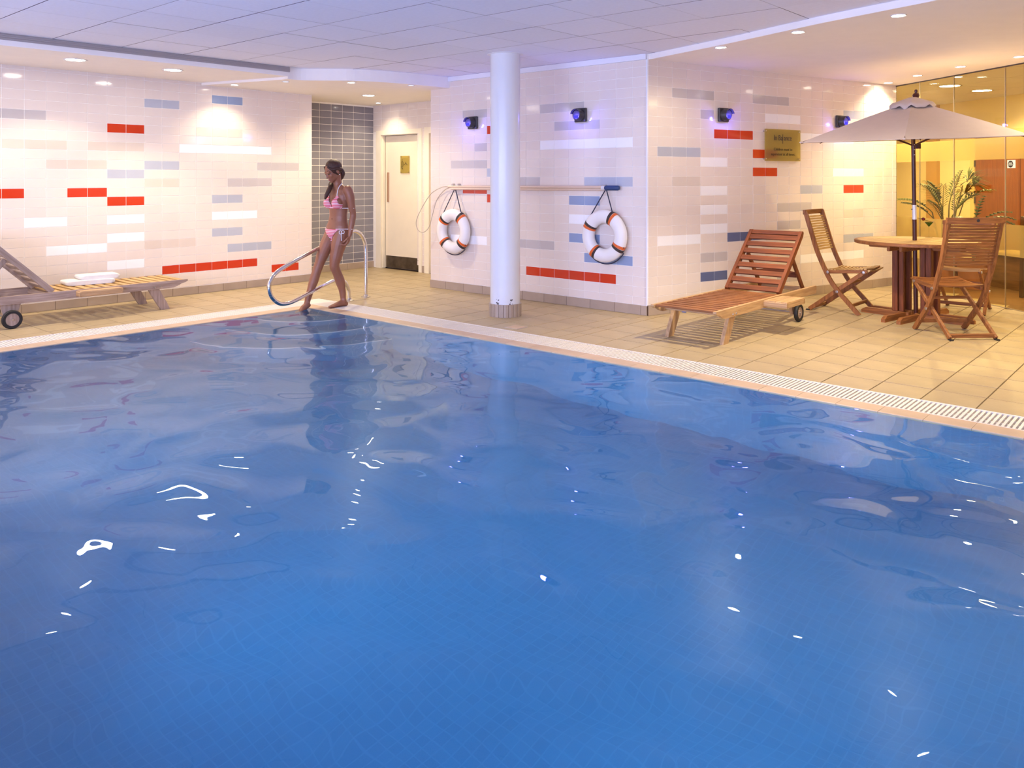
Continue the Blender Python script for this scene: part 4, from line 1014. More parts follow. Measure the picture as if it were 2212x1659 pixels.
for k in range(6):
    A = Vector(tips[k]); B = Vector(tips[(k + 1) % 6]); apex = Vector((0, 0, ZA)); N_ = 10
    top = []; idx = {}
    for i in range(N_ + 1):
        t = i / N_
        for j in range(N_ + 1):
            s_ = j / N_
            q = apex.lerp(A, t).lerp(apex.lerp(B, t), s_)
            sag = 4 * s_ * (1 - s_)
            q.z -= 0.018 * sag * math.sin(math.pi * min(t * 0.9 + 0.05, 1)) + 0.030 * t * t * 0 
            if t > 0.99: q = q.lerp(Vector((0, 0, q.z)), 0.012 * sag)
            q.z += 0.025 * t * (1 - t)
            top.append(q)
    mb = MB(); W_ = N_ + 1
    vs_ = [up_(q) for q in top] + [up_(q - Vector((0, 0, 0.004))) for q in top]
    fs = []; off = W_ * W_
    for i in range(N_):
        for j in range(N_):
            a, b_, c_, d_ = i * W_ + j, i * W_ + j + 1, (i + 1) * W_ + j + 1, (i + 1) * W_ + j
            fs.append((a, b_, c_, d_)); fs.append((off + d_, off + c_, off + b_, off + a))
    for j in range(N_): fs.append((N_ * W_ + j, N_ * W_ + j + 1, off + N_ * W_ + j + 1, off + N_ * W_ + j))
    mb.add(vs_, fs); mb.build('canopy_panel', M['canvas'], p, True)
    MB().tube([up_((0, 0, ZA - 0.03)), up_(Vector(tips[k]) + Vector((0, 0, -0.006)))], 0.009, 6).build('rib', M['pole_dark'], p)
    MB().tube([up_((0, 0, 1.72)), up_(Vector((0, 0, ZA - 0.03)).lerp(Vector(tips[k]), 0.52))], 0.008, 6).build('strut', M['pole_dark'], p)
    MB().ell(up_(tips[k]), (0.018, 0.018, 0.010), seg=10, rings=6).build('tip_pocket', M['canvas'], p, True)
# vented cap with a loose wavy edge
mb = MB(); N1, N2 = 60, 8; vs_ = []; fs = []
for j in range(N2 + 1):
    t = j / N2
    for i in range(N1):
        a = 2 * math.pi * i / N1; hexr = math.cos(R(30)) / math.cos((a % R(60)) - R(30))
        r = (0.03 + 0.185 * t) * (0.55 * hexr + 0.5)
        z = 2.20 - 0.055 * t - 0.025 * t * t + (0.014 * math.sin(9 * a + 1.0) + 0.010 * math.sin(14 * a)) * t ** 3 - (0.022 if j == N2 else 0)
        vs_.append(up_((r * math.cos(a), r * math.sin(a), z)))
for j in range(N2):
    for i in range(N1): fs.append((j * N1 + i, j * N1 + (i + 1) % N1, (j + 1) * N1 + (i + 1) % N1, (j + 1) * N1 + i))
mb.add(vs_, fs); vc = mb.build('vent_cap', M['canvas'], p, True)
sol = vc.modifiers.new('thick', 'SOLIDIFY'); sol.thickness = 0.004
MB().lathe([(0.021, 1.69), (0.045, 1.69), (0.045, 1.74), (0.021, 1.74)], 16).build('runner_hub', M['pole_dark'], p)

cg = empty('cocktail_glass', (5.20, 4.02, TZ + 0.001)); tag(cg, 'cocktail glass with green drink and a cherry on the round table', 'glass')
MB().lathe([(0, 0), (0.036, 0), (0.036, 0.002), (0.008, 0.006), (0.0035, 0.012), (0.0035, 0.105), (0.006, 0.112), (0.050, 0.168), (0.0485, 0.168), (0.005, 0.1145), (0.0, 0.1145)], 28).build('cup', M['cup_glass'], cg, True)
MB().lathe([(0, 0.1155), (0.004, 0.1155), (0.042, 0.160), (0, 0.160)], 28).build('green_drink', M['liquid'], cg, True)
ga = MB().tube([tuple(RIGHT * a + Vector((0, 0, z))) for a, z in ((0.025, 0.163), (-0.035, 0.180), (-0.085, 0.196), (-0.11, 0.199))], 0.0022, 6).build('garnish_stick', M['dark_wood'], cg)
MB().ell(tuple(RIGHT * -0.058 + Vector((0, 0, 0.192))), (0.019, 0.014, 0.017), seg=12, rings=8).build('cherry', M['cherry'], ga, True)

# ------------------------------------------------------------------ glass wall and the lobby behind it
def gp(s_, n_=0.0): return GB + GD * s_ + GN * n_
GANG = math.atan2(GD.y, GD.x)
gw = empty('window_1', (GB.x, GB.y, 0), GANG); tag(gw, 'frameless glass wall along the lobby with frosted bands', 'glass wall', kind='structure')
js = [0.0, 0.476, 1.096, 1.895, 2.70, 3.50, 4.30, 5.10, 5.90, 6.70, 7.50]
for a, b_ in zip(js[:-1], js[1:]):
    g = MB().lohi((a + 0.003, -0.005, 0.006), (b_ - 0.003, 0.005, ZR)).build('pane', M['pane'], gw)
    MB().lohi((a + 0.003, 0.006, 1.60), (b_ - 0.003, 0.0075, 1.84)).build('frosted_band', M['film'], g)
    MB().lohi((a + 0.003, 0.006, 0.56), (b_ - 0.003, 0.0075, 0.90)).build('frosted_band', M['film'], g)
for a in js[:-1]: MB().lohi((a - 0.003, -0.006, 0.006), (a + 0.003, 0.006, ZR)).build('silicone_joint', M['steel_dull'], gw)
MB().lohi((0, -0.01, ZR - 0.012), (7.5, 0.012, ZR)).build('head_channel', M['black_metal'], gw); MB().lohi((0, -0.01, 0.0), (7.5, 0.012, 0.008)).build('floor_channel', M['steel_dull'], gw)
sg = empty('window_sticker', (*gp(1.985, -0.0065), 1.545), GANG); tag(sg, 'square white sticker with a black disc on the glass wall', 'sticker')
MB().cbox((0, 0, 0), (0.115, 0.001, 0.085), 0.0002).build('backing', M['sticker'], sg)
MB().lathe([(0, 0), (0.037, 0), (0.037, 0.001), (0, 0.001)], 24, rot=Matrix.Rotation(R(90), 3, 'X')).build('disc', M['ink2'], sg, loc=(-0.01, -0.0005, 0))
for zz, ww in ((0.010, 0.05), (-0.009, 0.06)): MB().lohi((-0.01 - ww / 2, -0.0022, zz - 0.0045), (-0.01 + ww / 2, -0.0014, zz + 0.0045)).build('white_bar', M['sticker'], sg)

def gslab(name, s0, s1, n0, n1, z0, z1, mat, parent=None):
    poly = [tuple(gp(s0, n0)), tuple(gp(s1, n0)), tuple(gp(s1, n1)), tuple(gp(s0, n1))]
    return MB().prism(poly, 'z', z0, z1).build(name, M[mat], parent)
tag(gslab('floor_lobby', -4.2, 7.5, 0.02, 2.6, -0.12, -0.002, 'lobby_floor'), 'brown wooden lobby floor behind the glass', 'floor', kind='structure')
cb = gslab('ceiling_lobby', -4.2, 7.5, 0.01, 2.6, 2.62, 2.72, 'panel_gap'); tag(cb, 'pale panel ceiling of the lobby behind the glass', 'ceiling', kind='structure')
for i in range(-4, 8):
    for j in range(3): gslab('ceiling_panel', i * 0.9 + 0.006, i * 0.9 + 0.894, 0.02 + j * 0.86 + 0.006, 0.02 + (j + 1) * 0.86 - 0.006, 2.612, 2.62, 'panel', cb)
lw = gslab('wall_lobby', -4.2, 7.5, 2.5, 2.65, 0, 2.62, 'lobby_wall'); tag(lw, 'warm yellow back wall of the lobby behind the glass', 'wall', kind='structure')
tag(gslab('wall_lobby_end', -4.3, -4.2, -0.05, 2.65, 0, 2.62, 'lobby_wall'), 'end wall of the lobby outside the picture', 'wall', kind='structure')
tag(gslab('wall_lobby_front', -4.2, -0.03, -0.08, 0.0, 0, 2.62, 'lobby_wall'), 'solid lobby wall beyond the far corner', 'wall', kind='structure')
st = gslab('wall_pilaster', -2.80, -2.53, 2.44, 2.5, 0, 2.62, 'lobby_strip'); tag(st, 'narrow ochre pilaster on the lobby wall behind the palm', 'pilaster', kind='structure')
dd = empty('door_3', (*gp(-1.0, 2.5), 0), GANG); tag(dd, 'reddish wooden double door on the lobby wall behind the glass', 'door', kind='structure')
MB().lohi((-0.76, -0.05, 0), (-0.67, 0.0, 2.12)).build('door_frame', M['bench_top'], dd); MB().lohi((1.17, -0.05, 0), (1.26, 0.0, 2.12)).build('door_frame', M['bench_top'], dd); MB().lohi((-0.76, -0.05, 2.05), (1.26, 0, 2.12)).build('door_frame', M['bench_top'], dd)
for a in (-0.655, 0.255):
    lf = MB().lohi((a, -0.04, 0.01), (a + 0.895, -0.005, 2.04)).build('door_leaf', M['lobby_door'], dd)
    for k in range(7): MB().lohi((a + 0.02, -0.043, 0.06 + k * 0.28), (a + 0.875, -0.0395, 0.06 + k * 0.28 + 0.272)).build('door_board', M['lobby_door'], lf)
for zz in (0.25, 1.05, 1.62): MB().tube([(-0.66, -0.05, zz - 0.05), (-0.66, -0.05, zz + 0.05)], 0.012, 8).build('hinge', M['black_metal'], dd)

def lobby_light(label, x, y, r, power):
    downlight('round_downlight', label, x, y, 2.612, r, power, 150, 0.5, color=(1.0, 0.80, 0.36), group='lobby ceiling lights')
lobby_light('large round lobby light behind the glass, nearest the parasol top', 4.80, 6.62, 0.12, 125)
lobby_light('large round lobby light behind the glass, deeper in the lobby', 4.99, 7.55, 0.12, 125)
lobby_light('small lobby light behind the glass near the right picture edge', 5.95, 5.05, 0.05, 75)
lobby_light('small lobby light just behind the second glass joint', 5.12, 5.62, 0.045, 60)
for w_, x, y in (('hidden behind the tiled wall', 3.2, 8.2), ('beyond the right edge', 7.6, 4.2)): lobby_light('round lobby light outside the picture, ' + w_, x, y, 0.12, 150)

# potted palm
def palm(label, x, y, h, seed):
    o = empty('potted_palm', (x, y, 0)); tag(o, label, 'plant')
    MB().lathe([(0, 0), (0.15, 0), (0.19, 0.34), (0.205, 0.34), (0.205, 0.37), (0.185, 0.37), (0.175, 0.33), (0, 0.33)], 28).build('pot', M['pot'], o, True)
    MB().lathe([(0, 0.34), (0.176, 0.34), (0, 0.345)], 20).build('soil', M['soil'], o)
    rn = random.Random(seed)
    def frond(base, direc, L, droop, nl, ll, mat, lw=0.016, fan=False):
        pts = []; p_ = Vector(base); d_ = Vector(direc).normalized(); n_ = 10
        for i in range(n_ + 1):
            pts.append(p_.copy()); p_ += d_ * (L / n_); d_ = (d_ + Vector((0, 0, -droop / n_))).normalized()
        mb = MB()
        mb.tube(pts, [0.007 * (1 - 0.7 * i / n_) for i in range(n_ + 1)], 5)
        for k in range(nl):
            t = 0.25 + 0.75 * k / (nl - 1) if not fan else 1.0
            i = min(int(t * n_), n_ - 1); q = pts[i].lerp(pts[i + 1], t * n_ - i); tang = (pts[i + 1] - pts[i]).normalized()
            side = tang.cross(Vector((0, 0, 1))); side = side.normalized() if side.length > 1e-3 else Vector((1, 0, 0))
            for sg_ in (-1, 1):
                l_ = ll * (1 - 0.55 * abs(t - 0.5) * 2) * rn.uniform(0.85, 1.1) if not fan else ll * rn.uniform(0.7, 1.1)
                if fan: dr = (tang * rn.uniform(0.1, 1) + side * sg_ * rn.uniform(0.1, 1) + Vector((0, 0, rn.uniform(-0.5, 0.9)))).normalized()
                else: dr = (side * sg_ * 0.85 + tang * 0.62 + Vector((0, 0, 0.12))).normalized()
                wv = dr.cross(Vector((0, 0, 1))); wv = wv.normalized() * lw if wv.length > 1e-3 else Vector((lw, 0, 0))
                m1 = q + dr * l_ * 0.45 + Vector((0, 0, 0.01)); e = q + dr * l_ + Vector((0, 0, -0.25 * l_)); dn = Vector((0, 0, -0.0015))
                mb.add([q, m1 - wv, e, m1 + wv, q + dn, m1 - wv + dn, e + dn, m1 + wv + dn], [(0, 1, 2, 3), (7, 6, 5, 4), (0, 4, 5, 1), (1, 5, 6, 2), (2, 6, 7, 3), (3, 7, 4, 0)])
        mb.build('frond', M[mat], o)
    return o, frond, rn
o, fr_, rn = palm('tall potted palm behind the glass wall beside the parasol pole', 4.80, 6.42, 1.4, 4)
RV = RIGHT; DV = LOOK
for (bx, tz, lean, L_, nl, ll) in ((-0.02, 1.00, -0.55, 0.55, 12, 0.20), (-0.06, 0.95, -0.9, 0.45, 11, 0.16), (0.0, 1.05, 0.2, 0.45, 10, 0.2), (0.02, 1.0, 0.75, 0.5, 10, 0.2), (-0.03, 0.9, -0.2, 0.55, 12, 0.19), (0.0, 0.9, 0.5, 0.4, 10, 0.16), (-0.05, 0.86, -0.7, 0.42, 13, 0.14), (-0.02, 0.8, -0.45, 0.46, 14, 0.15), (-0.04, 1.02, -0.35, 0.40, 14, 0.17), (0.03, 0.85, 0.3, 0.5, 13, 0.17), (-0.06, 0.98, -0.15, 0.36, 12, 0.20)):
    b0 = RV * bx + Vector((0, 0, 0.34)); top = RV * (bx + lean * 0.12) + DV * rn.uniform(-.08, .08) + Vector((0, 0, tz))
    MB().tube([b0, b0.lerp(top, 0.5) + RV * 0.01, top], [0.012, 0.010, 0.008], 6).build('stem', M['stalk'], o)
    fr_(top, RV * lean + Vector((0, 0, 0.9)) + DV * rn.uniform(-.4, .4), L_, 1.0, nl, ll, 'palm')
for (dx, z) in ((0.22, 1.30), (0.17, 1.12), (0.28, 1.22)):
    b0 = RV * 0.05 + Vector((0, 0, 0.34)); top = RV * dx + Vector((0, 0, z))
    MB().tube([b0, b0.lerp(top, 0.6) - RV * 0.03, top], [0.010, 0.008, 0.006], 6).build('stem', M['stalk'], o)
    fr_(top - RV * 0.03, RV * 0.8 + Vector((0, 0, 0.7)), 0.12, 0.3, 12, 0.30, 'palm', 0.014, True)
o, fr_, rn = palm('low dark leafed potted plant behind the glass beside the wooden door', 5.14, 6.30, 1.0, 9)
for (lean, L_) in ((0.9, 0.45), (0.5, 0.42), (-0.6, 0.3), (0.15, 0.4), (1.2, 0.4)):
    b0 = Vector((0, 0, 0.34)); top = RV * lean * 0.10 + Vector((0, 0, 0.78))
    MB().tube([b0, top], 0.008, 6).build('stem', M['stalk'], o)
    fr_(top, RV * lean + Vector((0, 0, 0.85)) + DV * rn.uniform(-.4, .4), L_, 1.3, 8, 0.10, 'palm_dark', 0.022)
# low console and dark chairs in the lobby
bc = gp(0.62, 1.30)
b_ = empty('console_table', (bc.x, bc.y, 0), GANG); tag(b_, 'low pale topped wooden console standing in the lobby', 'console')
MB().cbox((0, 0, 0.44), (0.75, 0.42, 0.04), 0.004).build('top', M['bench_top'], b_); MB().lohi((-0.33, -0.17, 0.0), (0.33, 0.17, 0.42)).build('body', M['lobby_floor'], b_)
def lobby_chair(label, s_, n_, rz):
    q = gp(s_, n_); o = empty('lobby_chair', (q.x, q.y, 0), GANG + rz); tag(o, label, 'chair', 'dark lobby chairs')
    for sx in (-1, 1):
        MB().bar((sx * 0.21, -0.2, 0.0), (sx * 0.2, -0.19, 0.44), 0.04, 0.04).build('leg', M['dark_wood'], o)
        MB().bar((sx * 0.2, 0.24, 0.0), (sx * 0.2, 0.20, 0.95), 0.04, 0.045).build('leg', M['dark_wood'], o)
    MB().cbox((0, 0, 0.45), (0.46, 0.46, 0.06), 0.015).build('seat', M['dark_wood'], o); MB().cbox((0, 0.215, 0.78), (0.40, 0.03, 0.34), 0.01).build('back', M['dark_wood'], o)
lobby_chair('dark wooden lobby chair behind the glass at the right picture edge', 1.35, 1.05, R(200))
lobby_chair('dark wooden lobby chair outside the right picture edge', 2.2, 1.2, R(160))

# ------------------------------------------------------------------ the woman at the pool steps
def build_person():
    from mathutils.bvhtree import BVHTree
    root = empty('person', (0.313, 0.135, 0.001), math.atan2(RIGHT.y, RIGHT.x))
    tag(root, 'woman in a pink striped bikini dipping one foot into the pool', 'person')
    V3 = Vector
    ph = R(40); F = V3((-math.sin(ph), -math.cos(ph), 0)); Lf = V3((math.cos(ph), -math.sin(ph), 0)); UP = V3((0, 0, 1))
    b = MB()
    def loft(rings, seg=24):
        vs = []; fs = []
        for c, u, v, a, e in rings:
            c = V3(c)
            for k in range(seg):
                t = 2 * math.pi * k / seg; vs.append(c + u * (a * math.cos(t)) + v * (e * math.sin(t)))
        n = len(rings)
        for i in range(n - 1):
            for k in range(seg):
                k2 = (k + 1) % seg; fs.append((i * seg + k, i * seg + k2, (i + 1) * seg + k2, (i + 1) * seg + k))
        fs.append(tuple(range(seg - 1, -1, -1))); fs.append(tuple((n - 1) * seg + k for k in range(seg)))
        b.add(vs, fs)
    def limb(pts, rad, seg=14, n=5):
        P = chain(pts, n); m = len(pts) - 1
        rr = []
        for i in range(len(P)):
            t = i / n; j = min(int(t), m - 1); w_ = t - j; w_ = w_ * w_ * (3 - 2 * w_)
            rr.append(rad[j] * (1 - w_) + rad[min(j + 1, m)] * w_)
        b.tube(P, rr, seg); b.ell(P[0], (rr[0],) * 3, seg=seg, rings=8); b.ell(P[-1], (rr[-1],) * 3, seg=seg, rings=8)
    # torso, elliptical sections from crotch to neck
    T = [(0.765, -0.020, 0.020, 0.085, 0.080), (0.795, -0.018, 0.020, 0.138, 0.098), (0.835, -0.015, 0.018, 0.156, 0.104), (0.880, -0.012, 0.012, 0.146, 0.096), (0.930, -0.006, 0.008, 0.124, 0.085),
         (0.985, -0.002, 0.006, 0.114, 0.080), (1.040, 0.000, 0.006, 0.119, 0.084), (1.100, 0.002, 0.006, 0.132, 0.092), (1.160, 0.003, 0.008, 0.143, 0.094), (1.215, 0.004, 0.012, 0.148, 0.086), (1.265, 0.004, 0.018, 0.140, 0.068), (1.300, 0.002, 0.022, 0.098, 0.054), (1.325, -0.004, 0.022, 0.056, 0.048)]
    loft([(V3((x, y, z)), Lf, F, a, e) for z, x, y, a, e in T])
    # breasts, buttocks
    cb = V3((0.002, 0.006, 0))
    bl = cb + F * 0.072 + Lf * 0.070 + UP * 1.125; br = cb + F * 0.072 - Lf * 0.070 + UP * 1.125
    for c in (bl, br): b.ell(c, (0.058, 0.054, 0.056), seg=18, rings=12)
    for s_ in (-1, 1): b.ell(V3((-0.015, 0.018, 0.80)) - F * 0.055 + Lf * s_ * 0.066, (0.075, 0.075, 0.082), seg=18, rings=12)
    # neck and head
    hp_ = R(48); pt = R(27)
    Fh = V3((-math.sin(hp_), -math.cos(hp_), 0)); S = V3((math.cos(hp_), -math.sin(hp_), 0))
    f = Fh * math.cos(pt) - UP * math.sin(pt); u = Fh * math.sin(pt) + UP * math.cos(pt)
    Hc = V3((-0.050, -0.038, 1.478))
    limb([V3((-0.004, 0.024, 1.29)), V3((-0.016, 0.012, 1.36)), Hc - u * 0.06 - f * 0.022], [0.056, 0.046, 0.046])
    hm = Matrix((S, f, u)).transposed()
    def he(s_, ff, uu, r): b.ell(Hc + S * s_ + f * ff + u * uu, r, hm, 20, 14)
    he(0, -0.010, 0.015, (0.070, 0.090, 0.090)); he(0, 0.028, -0.035, (0.057, 0.060, 0.072)); he(0, 0.045, -0.075, (0.038, 0.040, 0.034)); he(0, 0.064, -0.100, (0.019, 0.018, 0.016))
    he(0, 0.090, -0.022, (0.0085, 0.012, 0.024)); he(0, 0.098, -0.042, (0.0125, 0.012, 0.009)); he(0, 0.080, -0.070, (0.020, 0.012, 0.012))
    for s_ in (-1, 1):
        he(s_ * 0.030, 0.072, 0.012, (0.024, 0.014, 0.010)); he(s_ * 0.036, 0.060, -0.032, (0.022, 0.022, 0.022)); he(s_ * 0.029, 0.074, -0.008, (0.014, 0.009, 0.009))
        he(s_ * 0.074, -0.010, -0.020, (0.009, 0.017, 0.029))
    # arms
    limb([V3((0.118, -0.088, 1.268)), V3((0.146, -0.100, 1.205)), V3((0.160, -0.090, 1.10)), V3((0.174, -0.070, 1.005)), V3((0.165, -0.082, 0.93)), V3((0.146, -0.105, 0.785))], [0.050, 0.047, 0.040, 0.033, 0.034, 0.0225])
    limb([V3((-0.105, 0.112, 1.268)), V3((-0.112, 0.135, 1.20)), V3((-0.075, 0.195, 1.10)), V3((-0.03, 0.225, 1.01)), V3((0.0, 0.205, 0.94)), V3((0.035, 0.150, 0.83))], [0.048, 0.045, 0.039, 0.032, 0.033, 0.022])
    def hand(wr, D, pn, fw, sc=1.0):
        # D along the hand, pn palm normal (fingers curl to it), fw thumb side
        D = D.normalized(); pn = (pn - D * pn.dot(D)).normalized(); fw = fw - D * fw.dot(D) - pn * fw.dot(pn); fw.normalize()
        pm_ = wr + D * 0.048 * sc
        b.ell(pm_, (0.030 * sc, 0.015 * sc, 0.050 * sc), Matrix((fw, pn, D)).transposed(), 16, 10)
        for k in range(4):
            base = wr + D * (0.082 - 0.004 * abs(k - 1)) * sc + fw * (0.027 - 0.018 * k) * sc
            ln = (0.92, 1.0, 0.95, 0.76)[k] * sc; p_ = base - D * 0.014; pts = [p_]; p_ = base; pts.append(p_); ang = 0
            for L_, da in ((0.040, 28), (0.027, 48), (0.021, 36)):
                ang += da; p_ = p_ + (D * math.cos(R(ang)) + pn * math.sin(R(ang))) * L_ * ln; pts.append(p_)
            b.tube(pts, [0.0088 * sc, 0.0088 * sc, 0.0082 * sc, 0.0076 * sc, 0.0066 * sc], 8); b.ell(pts[-1], (0.0068 * sc,) * 3, seg=8, rings=6)
        t0 = wr + D * 0.028 * sc + fw * 0.022 * sc
        pts = [t0, t0 + (D * 0.5 + fw * 0.7 + pn * 0.3) * 0.034 * sc, t0 + (D * 0.5 + fw * 0.7 + pn * 0.3) * 0.034 * sc + (D * 0.85 + fw * 0.05 + pn * 0.5) * 0.030 * sc, t0 + (D * 0.5 + fw * 0.7 + pn * 0.3) * 0.034 * sc + (D * 0.85 + pn * 0.55) * 0.052 * sc]
        b.tube(pts, [0.0115 * sc, 0.0105 * sc, 0.009 * sc, 0.0075 * sc], 8); b.ell(pts[-1], (0.0076 * sc,) * 3, seg=8, rings=6)
    hand(V3((0.146, -0.105, 0.785)), V3((-0.22, -0.10, -1)), -Lf * 0.6 + F * 0.45, F)
    hand(V3((0.035, 0.150, 0.83)), V3((0.35, -0.35, -0.8)), F, -Lf)
    # legs
    lh = V3((-0.015, 0.018, 0.80)) + Lf * 0.078; rh = V3((-0.015, 0.018, 0.80)) - Lf * 0.078
    limb([lh, V3((0.020, -0.046, 0.70)), V3((-0.008, -0.055, 0.575)), V3((-0.030, -0.058, 0.455)), V3((-0.010, -0.020, 0.37)), V3((0.012, 0.014, 0.285)), V3((0.034, 0.040, 0.17)), V3((0.042, 0.047, 0.085))], [0.086, 0.083, 0.069, 0.053, 0.049, 0.053, 0.038, 0.031])
    limb([rh, V3((-0.115, 0.030, 0.70)), V3((-0.160, -0.010, 0.585)), V3((-0.196, -0.045, 0.470)), V3((-0.222, -0.062, 0.385)), V3((-0.244, -0.080, 0.30)), V3((-0.285, -0.105, 0.165)), V3((-0.306, -0.120, 0.075))], [0.084, 0.080, 0.067, 0.053, 0.049, 0.051, 0.037, 0.031])
    def foot(ankle, heel, toe, upn, flat):
        # heel and toe are sole points; upn is the direction out of the instep
        ankle, heel, toe, upn = V3(ankle), V3(heel), V3(toe), V3(upn).normalized(); ax = (toe - heel).normalized(); L_ = (toe - heel).length; sd = ax.cross(upn).normalized()
        loft([(heel + ax * L_ * t + upn * h, sd, upn, w_, e) for t, h, w_, e in ((0.0, 0.026, 0.018, 0.018), (0.05, 0.028, 0.028, 0.027), (0.18, 0.034, 0.031, 0.034), (0.36, 0.035, 0.031, 0.035), (0.55, 0.027, 0.036, 0.027), (0.72, 0.018, 0.042, 0.018), (0.82, 0.014, 0.040, 0.013), (0.87, 0.012, 0.034, 0.010))], 18)
        b.tube([ankle, ankle.lerp(heel + ax * L_ * 0.2 + upn * 0.03, 0.6), heel + ax * L_ * 0.24 + upn * 0.03], [0.031, 0.034, 0.034], 14)
        for s_ in (-1, 1): b.ell(ankle + sd * s_ * 0.028 - upn * 0.008, (0.012,) * 3, seg=10, rings=6)
        for k in range(5):
            o_ = (0.030, 0.011, -0.006, -0.021, -0.034)[k] * flat; ln = (1.0, 0.99, 0.96, 0.93, 0.89)[k]; r_ = (0.0120, 0.0088, 0.0082, 0.0078, 0.0074)[k]
            q0 = heel + ax * L_ * 0.78 + sd * o_ * 0.95 + upn * 0.012; q1 = heel + ax * L_ * (ln - 0.02) + sd * o_ * 1.08 + upn * (r_ + 0.001)
            b.tube([q0, q0.lerp(q1, 0.55) + upn * 0.003, q1], [r_, r_, r_ * 0.92], 8); b.ell(q1, (r_, r_, r_), seg=8, rings=6)
    foot((0.042, 0.047, 0.085), (0.083, 0.075, 0.0), (-0.092, -0.088, 0.0), (0, 0, 1), -1)
    foot((-0.306, -0.120, 0.075), (-0.268, -0.100, 0.030), (-0.412, -0.205, -0.095), (-0.50, -0.34, 0.80), -1)
    me = b.mesh('body', M['skin'])
    tmp = put('body_tmp', me)
    rm = tmp.modifiers.new('remesh', 'REMESH'); rm.mode = 'VOXEL'; rm.voxel_size = 0.0052
    sm_ = tmp.modifiers.new('smooth', 'SMOOTH'); sm_.factor = 0.5; sm_.iterations = 5
    dg = bpy.context.evaluated_depsgraph_get(); dg.update()
    bm_ = bpy.data.meshes.new_from_object(tmp.evaluated_get(dg)); bpy.data.objects.remove(tmp)
    bm_.name = 'body'; bm_.materials.clear(); bm_.materials.append(M['skin']); bm_.polygons.foreach_set('use_smooth', [True] * len(bm_.polygons))
    body = put('body', bm_, root)
    tree = BVHTree.FromPolygons([v.co for v in bm_.vertices], [tuple(p.vertices) for p in bm_.polygons])
    def snap(p, off):
        co, no, i, d_ = tree.find_nearest(V3(p)); return co + no * off
    def ray(o_, d_, off):
        co, no, i, dist = tree.ray_cast(V3(o_), V3(d_).normalized()); return (co + no * off) if co else V3(o_)
    nor = [v.normal.copy() for v in bm_.vertices]
    def patch(name, pred, mat, off=0.003, th=0.0025):
        used = {}; vs = []; fs = []
        for p in bm_.polygons:
            if pred(p.center, p.normal):
                ff = []
                for i in p.vertices:
                    if i not in used: used[i] = len(vs); vs.append(bm_.vertices[i].co + nor[i] * off)
                    ff.append(used[i])
                fs.append(tuple(ff))
        m2 = bpy.data.meshes.new(name); m2.from_pydata(vs, [], fs); m2.materials.append(mat); m2.update()
        m2.polygons.foreach_set('use_smooth', [True] * len(fs))
        o_ = put(name, m2, root); s2 = o_.modifiers.new('thick', 'SOLIDIFY'); s2.thickness = th; s2.offset = 1
        return o_
    def cup(c):
        def pr(p, n):
            d_ = p - c; a = d_.dot(Lf); z = d_.z
            return d_.dot(F) > -0.03 and -0.056 < z < 0.078 and abs(a) < 0.068 * (1 - (z + 0.056) / 0.140) + 0.008
        return pr
    tp = patch('bikini_top', lambda p, n: cup(bl)(p, n) or cup(br)(p, n), M['bikini'])
    cn = V3((-0.012, 0.012, 0))
    straps = MB()
    for s_, c in ((1, bl), (-1, br)):
        a = c + UP * 0.075; e = V3((-0.012, 0.012, 1.345)) + Lf * s_ * 0.055 - F * 0.03
        straps.tube([snap(a.lerp(e, t / 12) + F * 0.03 * math.sin(math.pi * t / 12), 0.004) for t in range(13)], 0.0042, 6)
    def belt(z0, a0, a1, n, zf=None, r=0.0035):
        pts = []
        for k in range(n + 1):
            t = R(a0 + (a1 - a0) * k / n); d_ = F * math.cos(t) + Lf * math.sin(t); z = z0 if zf is None else zf(k / n)
            c = V3((-0.005, 0.010, z)); pts.append(ray(c + d_ * 0.3, -d_, 0.003))
        straps.tube(pts, r, 6)
    belt(1.072, 62, 298, 20)
    belt(1.074, -18, 18, 6)
    straps.build('neck_strap', M['string'], tp)
    def bot(p, n):
        d_ = p - V3((-0.015, 0.018, 0)); a = abs(d_.dot(Lf)); fr = d_.dot(F); z = p.z
        if not (0.715 < z < 0.846) or a > 0.135: return False
        if fr > 0: return a < 0.012 + 0.105 * max(0, (z - 0.735) / 0.11) ** 1.2
        return a < 0.02 + 0.115 * max(0, (z - 0.715) / 0.12) ** 0.8 and z < 0.85
    bt = patch('bikini_bottom', bot, M['bikini'])
    straps = MB(); belt(0.848, 40, 130, 10); straps.build('waist_cord', M['string'], bt); straps = MB(); belt(0.848, 230, 320, 10); straps.build('waist_cord', M['string'], bt); straps = MB()
    q = ray(V3((0.0, 0.0, 0.83)) + (F * 0.35 + Lf * 0.94) * 0.4, -(F * 0.35 + Lf * 0.94), 0.006)
    for (dx, dz, w_) in ((0.022, -0.012, 1), (-0.024, -0.016, 1)):
        lp = [q + RIGHT3 * (dx * (0.5 + 0.5 * math.cos(t))) * 1.2 + UP * (dz + 0.018 * math.sin(t)) - V3((0, 0.008, 0)) for t in [2 * math.pi * i / 12 for i in range(12)]]
        straps.tube(lp, 0.0032, 6, closed=True)
    straps.tube([q - V3((0, 0.008, 0)), q + V3((-0.004, -0.012, -0.05)), q + V3((-0.002, -0.012, -0.095))], 0.0035, 6); straps.ell(q + V3((-0.002, -0.012, -0.10)), (0.006, 0.006, 0.006), seg=8, rings=6)
    straps.build('side_tie', M['string'], bt)
    # hair: cap and a ponytail brought forward over her right shoulder
    hb = MB(); hb.ell(Hc + u * 0.020 - f * 0.022, (0.080, 0.094, 0.098), hm, 26, 18)
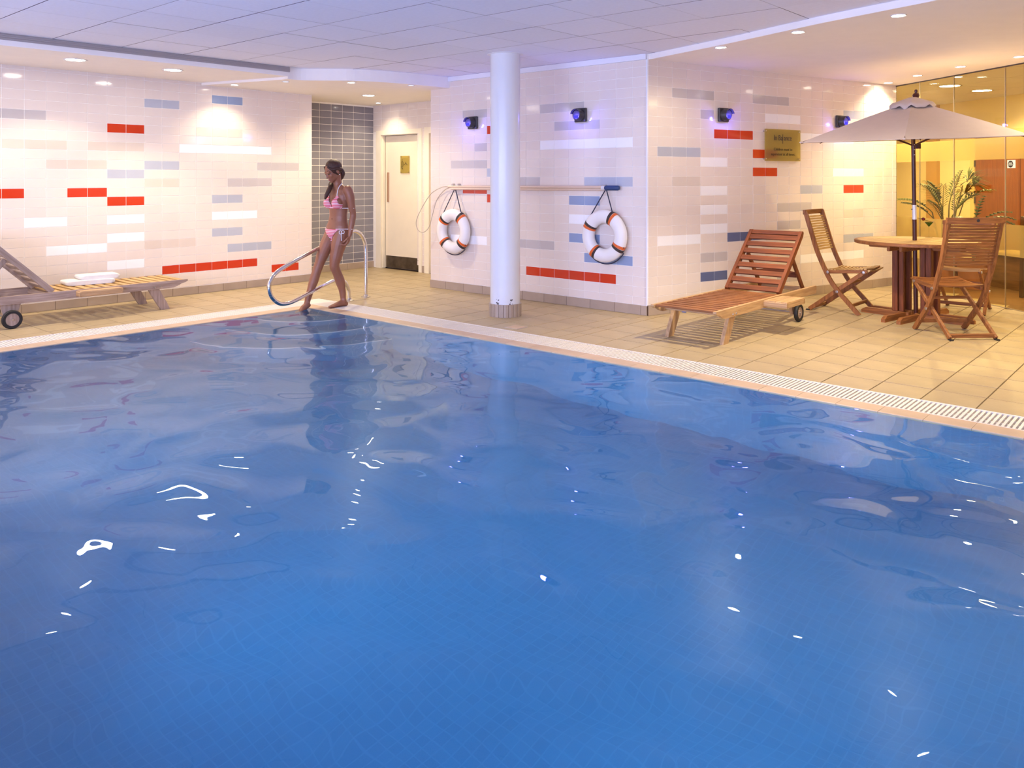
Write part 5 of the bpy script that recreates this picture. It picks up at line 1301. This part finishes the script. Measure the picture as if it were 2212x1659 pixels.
    for s_ in (-1, 1):
        hb.tube([Hc + S * s_ * 0.030 + f * 0.058 + u * 0.068, Hc + S * s_ * 0.062 + f * 0.040 + u * 0.030, Hc + S * s_ * 0.078 - f * 0.012 + u * 0.012, Hc + S * s_ * 0.070 - f * 0.06 - u * 0.02], [0.010, 0.017, 0.016, 0.02], 10)
    hb.tube(chain([Hc - f * 0.085 - u * 0.035, Hc - f * 0.085 - u * 0.085, Hc - f * 0.045 - u * 0.125 - S * 0.03, V3((-0.078, 0.030, 1.345)), V3((-0.082, -0.045, 1.285)), V3((-0.105, -0.075, 1.225)), V3((-0.128, -0.075, 1.165))], 4), [0.030] * 5 + [0.028] * 5 + [0.026] * 5 + [0.025] * 4 + [0.022] * 3 + [0.016, 0.012, 0.007], 12)
    hb.build('hair', M['hair'], root, True)
    # face
    def face(s_, uu): return ray(Hc + S * s_ + f * 0.2 + u * uu, -f, 0.0012)
    fb = MB()
    for s_ in (-1, 1):
        fb.tube([face(s_ * (0.014 + 0.030 * t), 0.022 + 0.007 * math.sin(math.pi * t)) for t in (0, .25, .5, .75, 1)], [0.0016, 0.0024, 0.0026, 0.002, 0.0012], 6)
    fb.build('eyebrows', M['brow'], root)
    fb = MB()
    for s_ in (-1, 1):
        fb.tube([face(s_ * (0.017 + 0.027 * t), -0.006 - 0.005 * math.sin(math.pi * t)) for t in (0, .25, .5, .75, 1)], [0.0014, 0.0028, 0.0034, 0.003, 0.0018], 6)
    fb.build('lowered_eyelashes', M['brow'], root)
    fb = MB(); fb.tube([face(-0.020 + 0.040 * t, -0.070 + 0.002 * math.sin(2 * math.pi * t)) for t in (0, .25, .5, .75, 1)], [0.001, 0.0036, 0.0042, 0.0036, 0.001], 6)
    fb.tube([face(-0.016 + 0.032 * t, -0.077) for t in (0, .25, .5, .75, 1)], [0.001, 0.0034, 0.0044, 0.0034, 0.001], 6); fb.build('lips', M['lip'], root, True)
    for s_ in (1,): MB().ell(Hc + S * s_ * 0.082 - f * 0.010 - u * 0.056, (0.0052,) * 3, seg=10, rings=8).build('earring', M['pearl'], root, True)
    nv = ray(V3((-0.004, 0.006, 0.955)) + F * 0.3, -F, -0.001); MB().ell(nv, (0.005, 0.005, 0.008), seg=8, rings=6).build('navel', M['brow'], root, True)
RIGHT3 = Vector((1, 0, 0))
build_person()
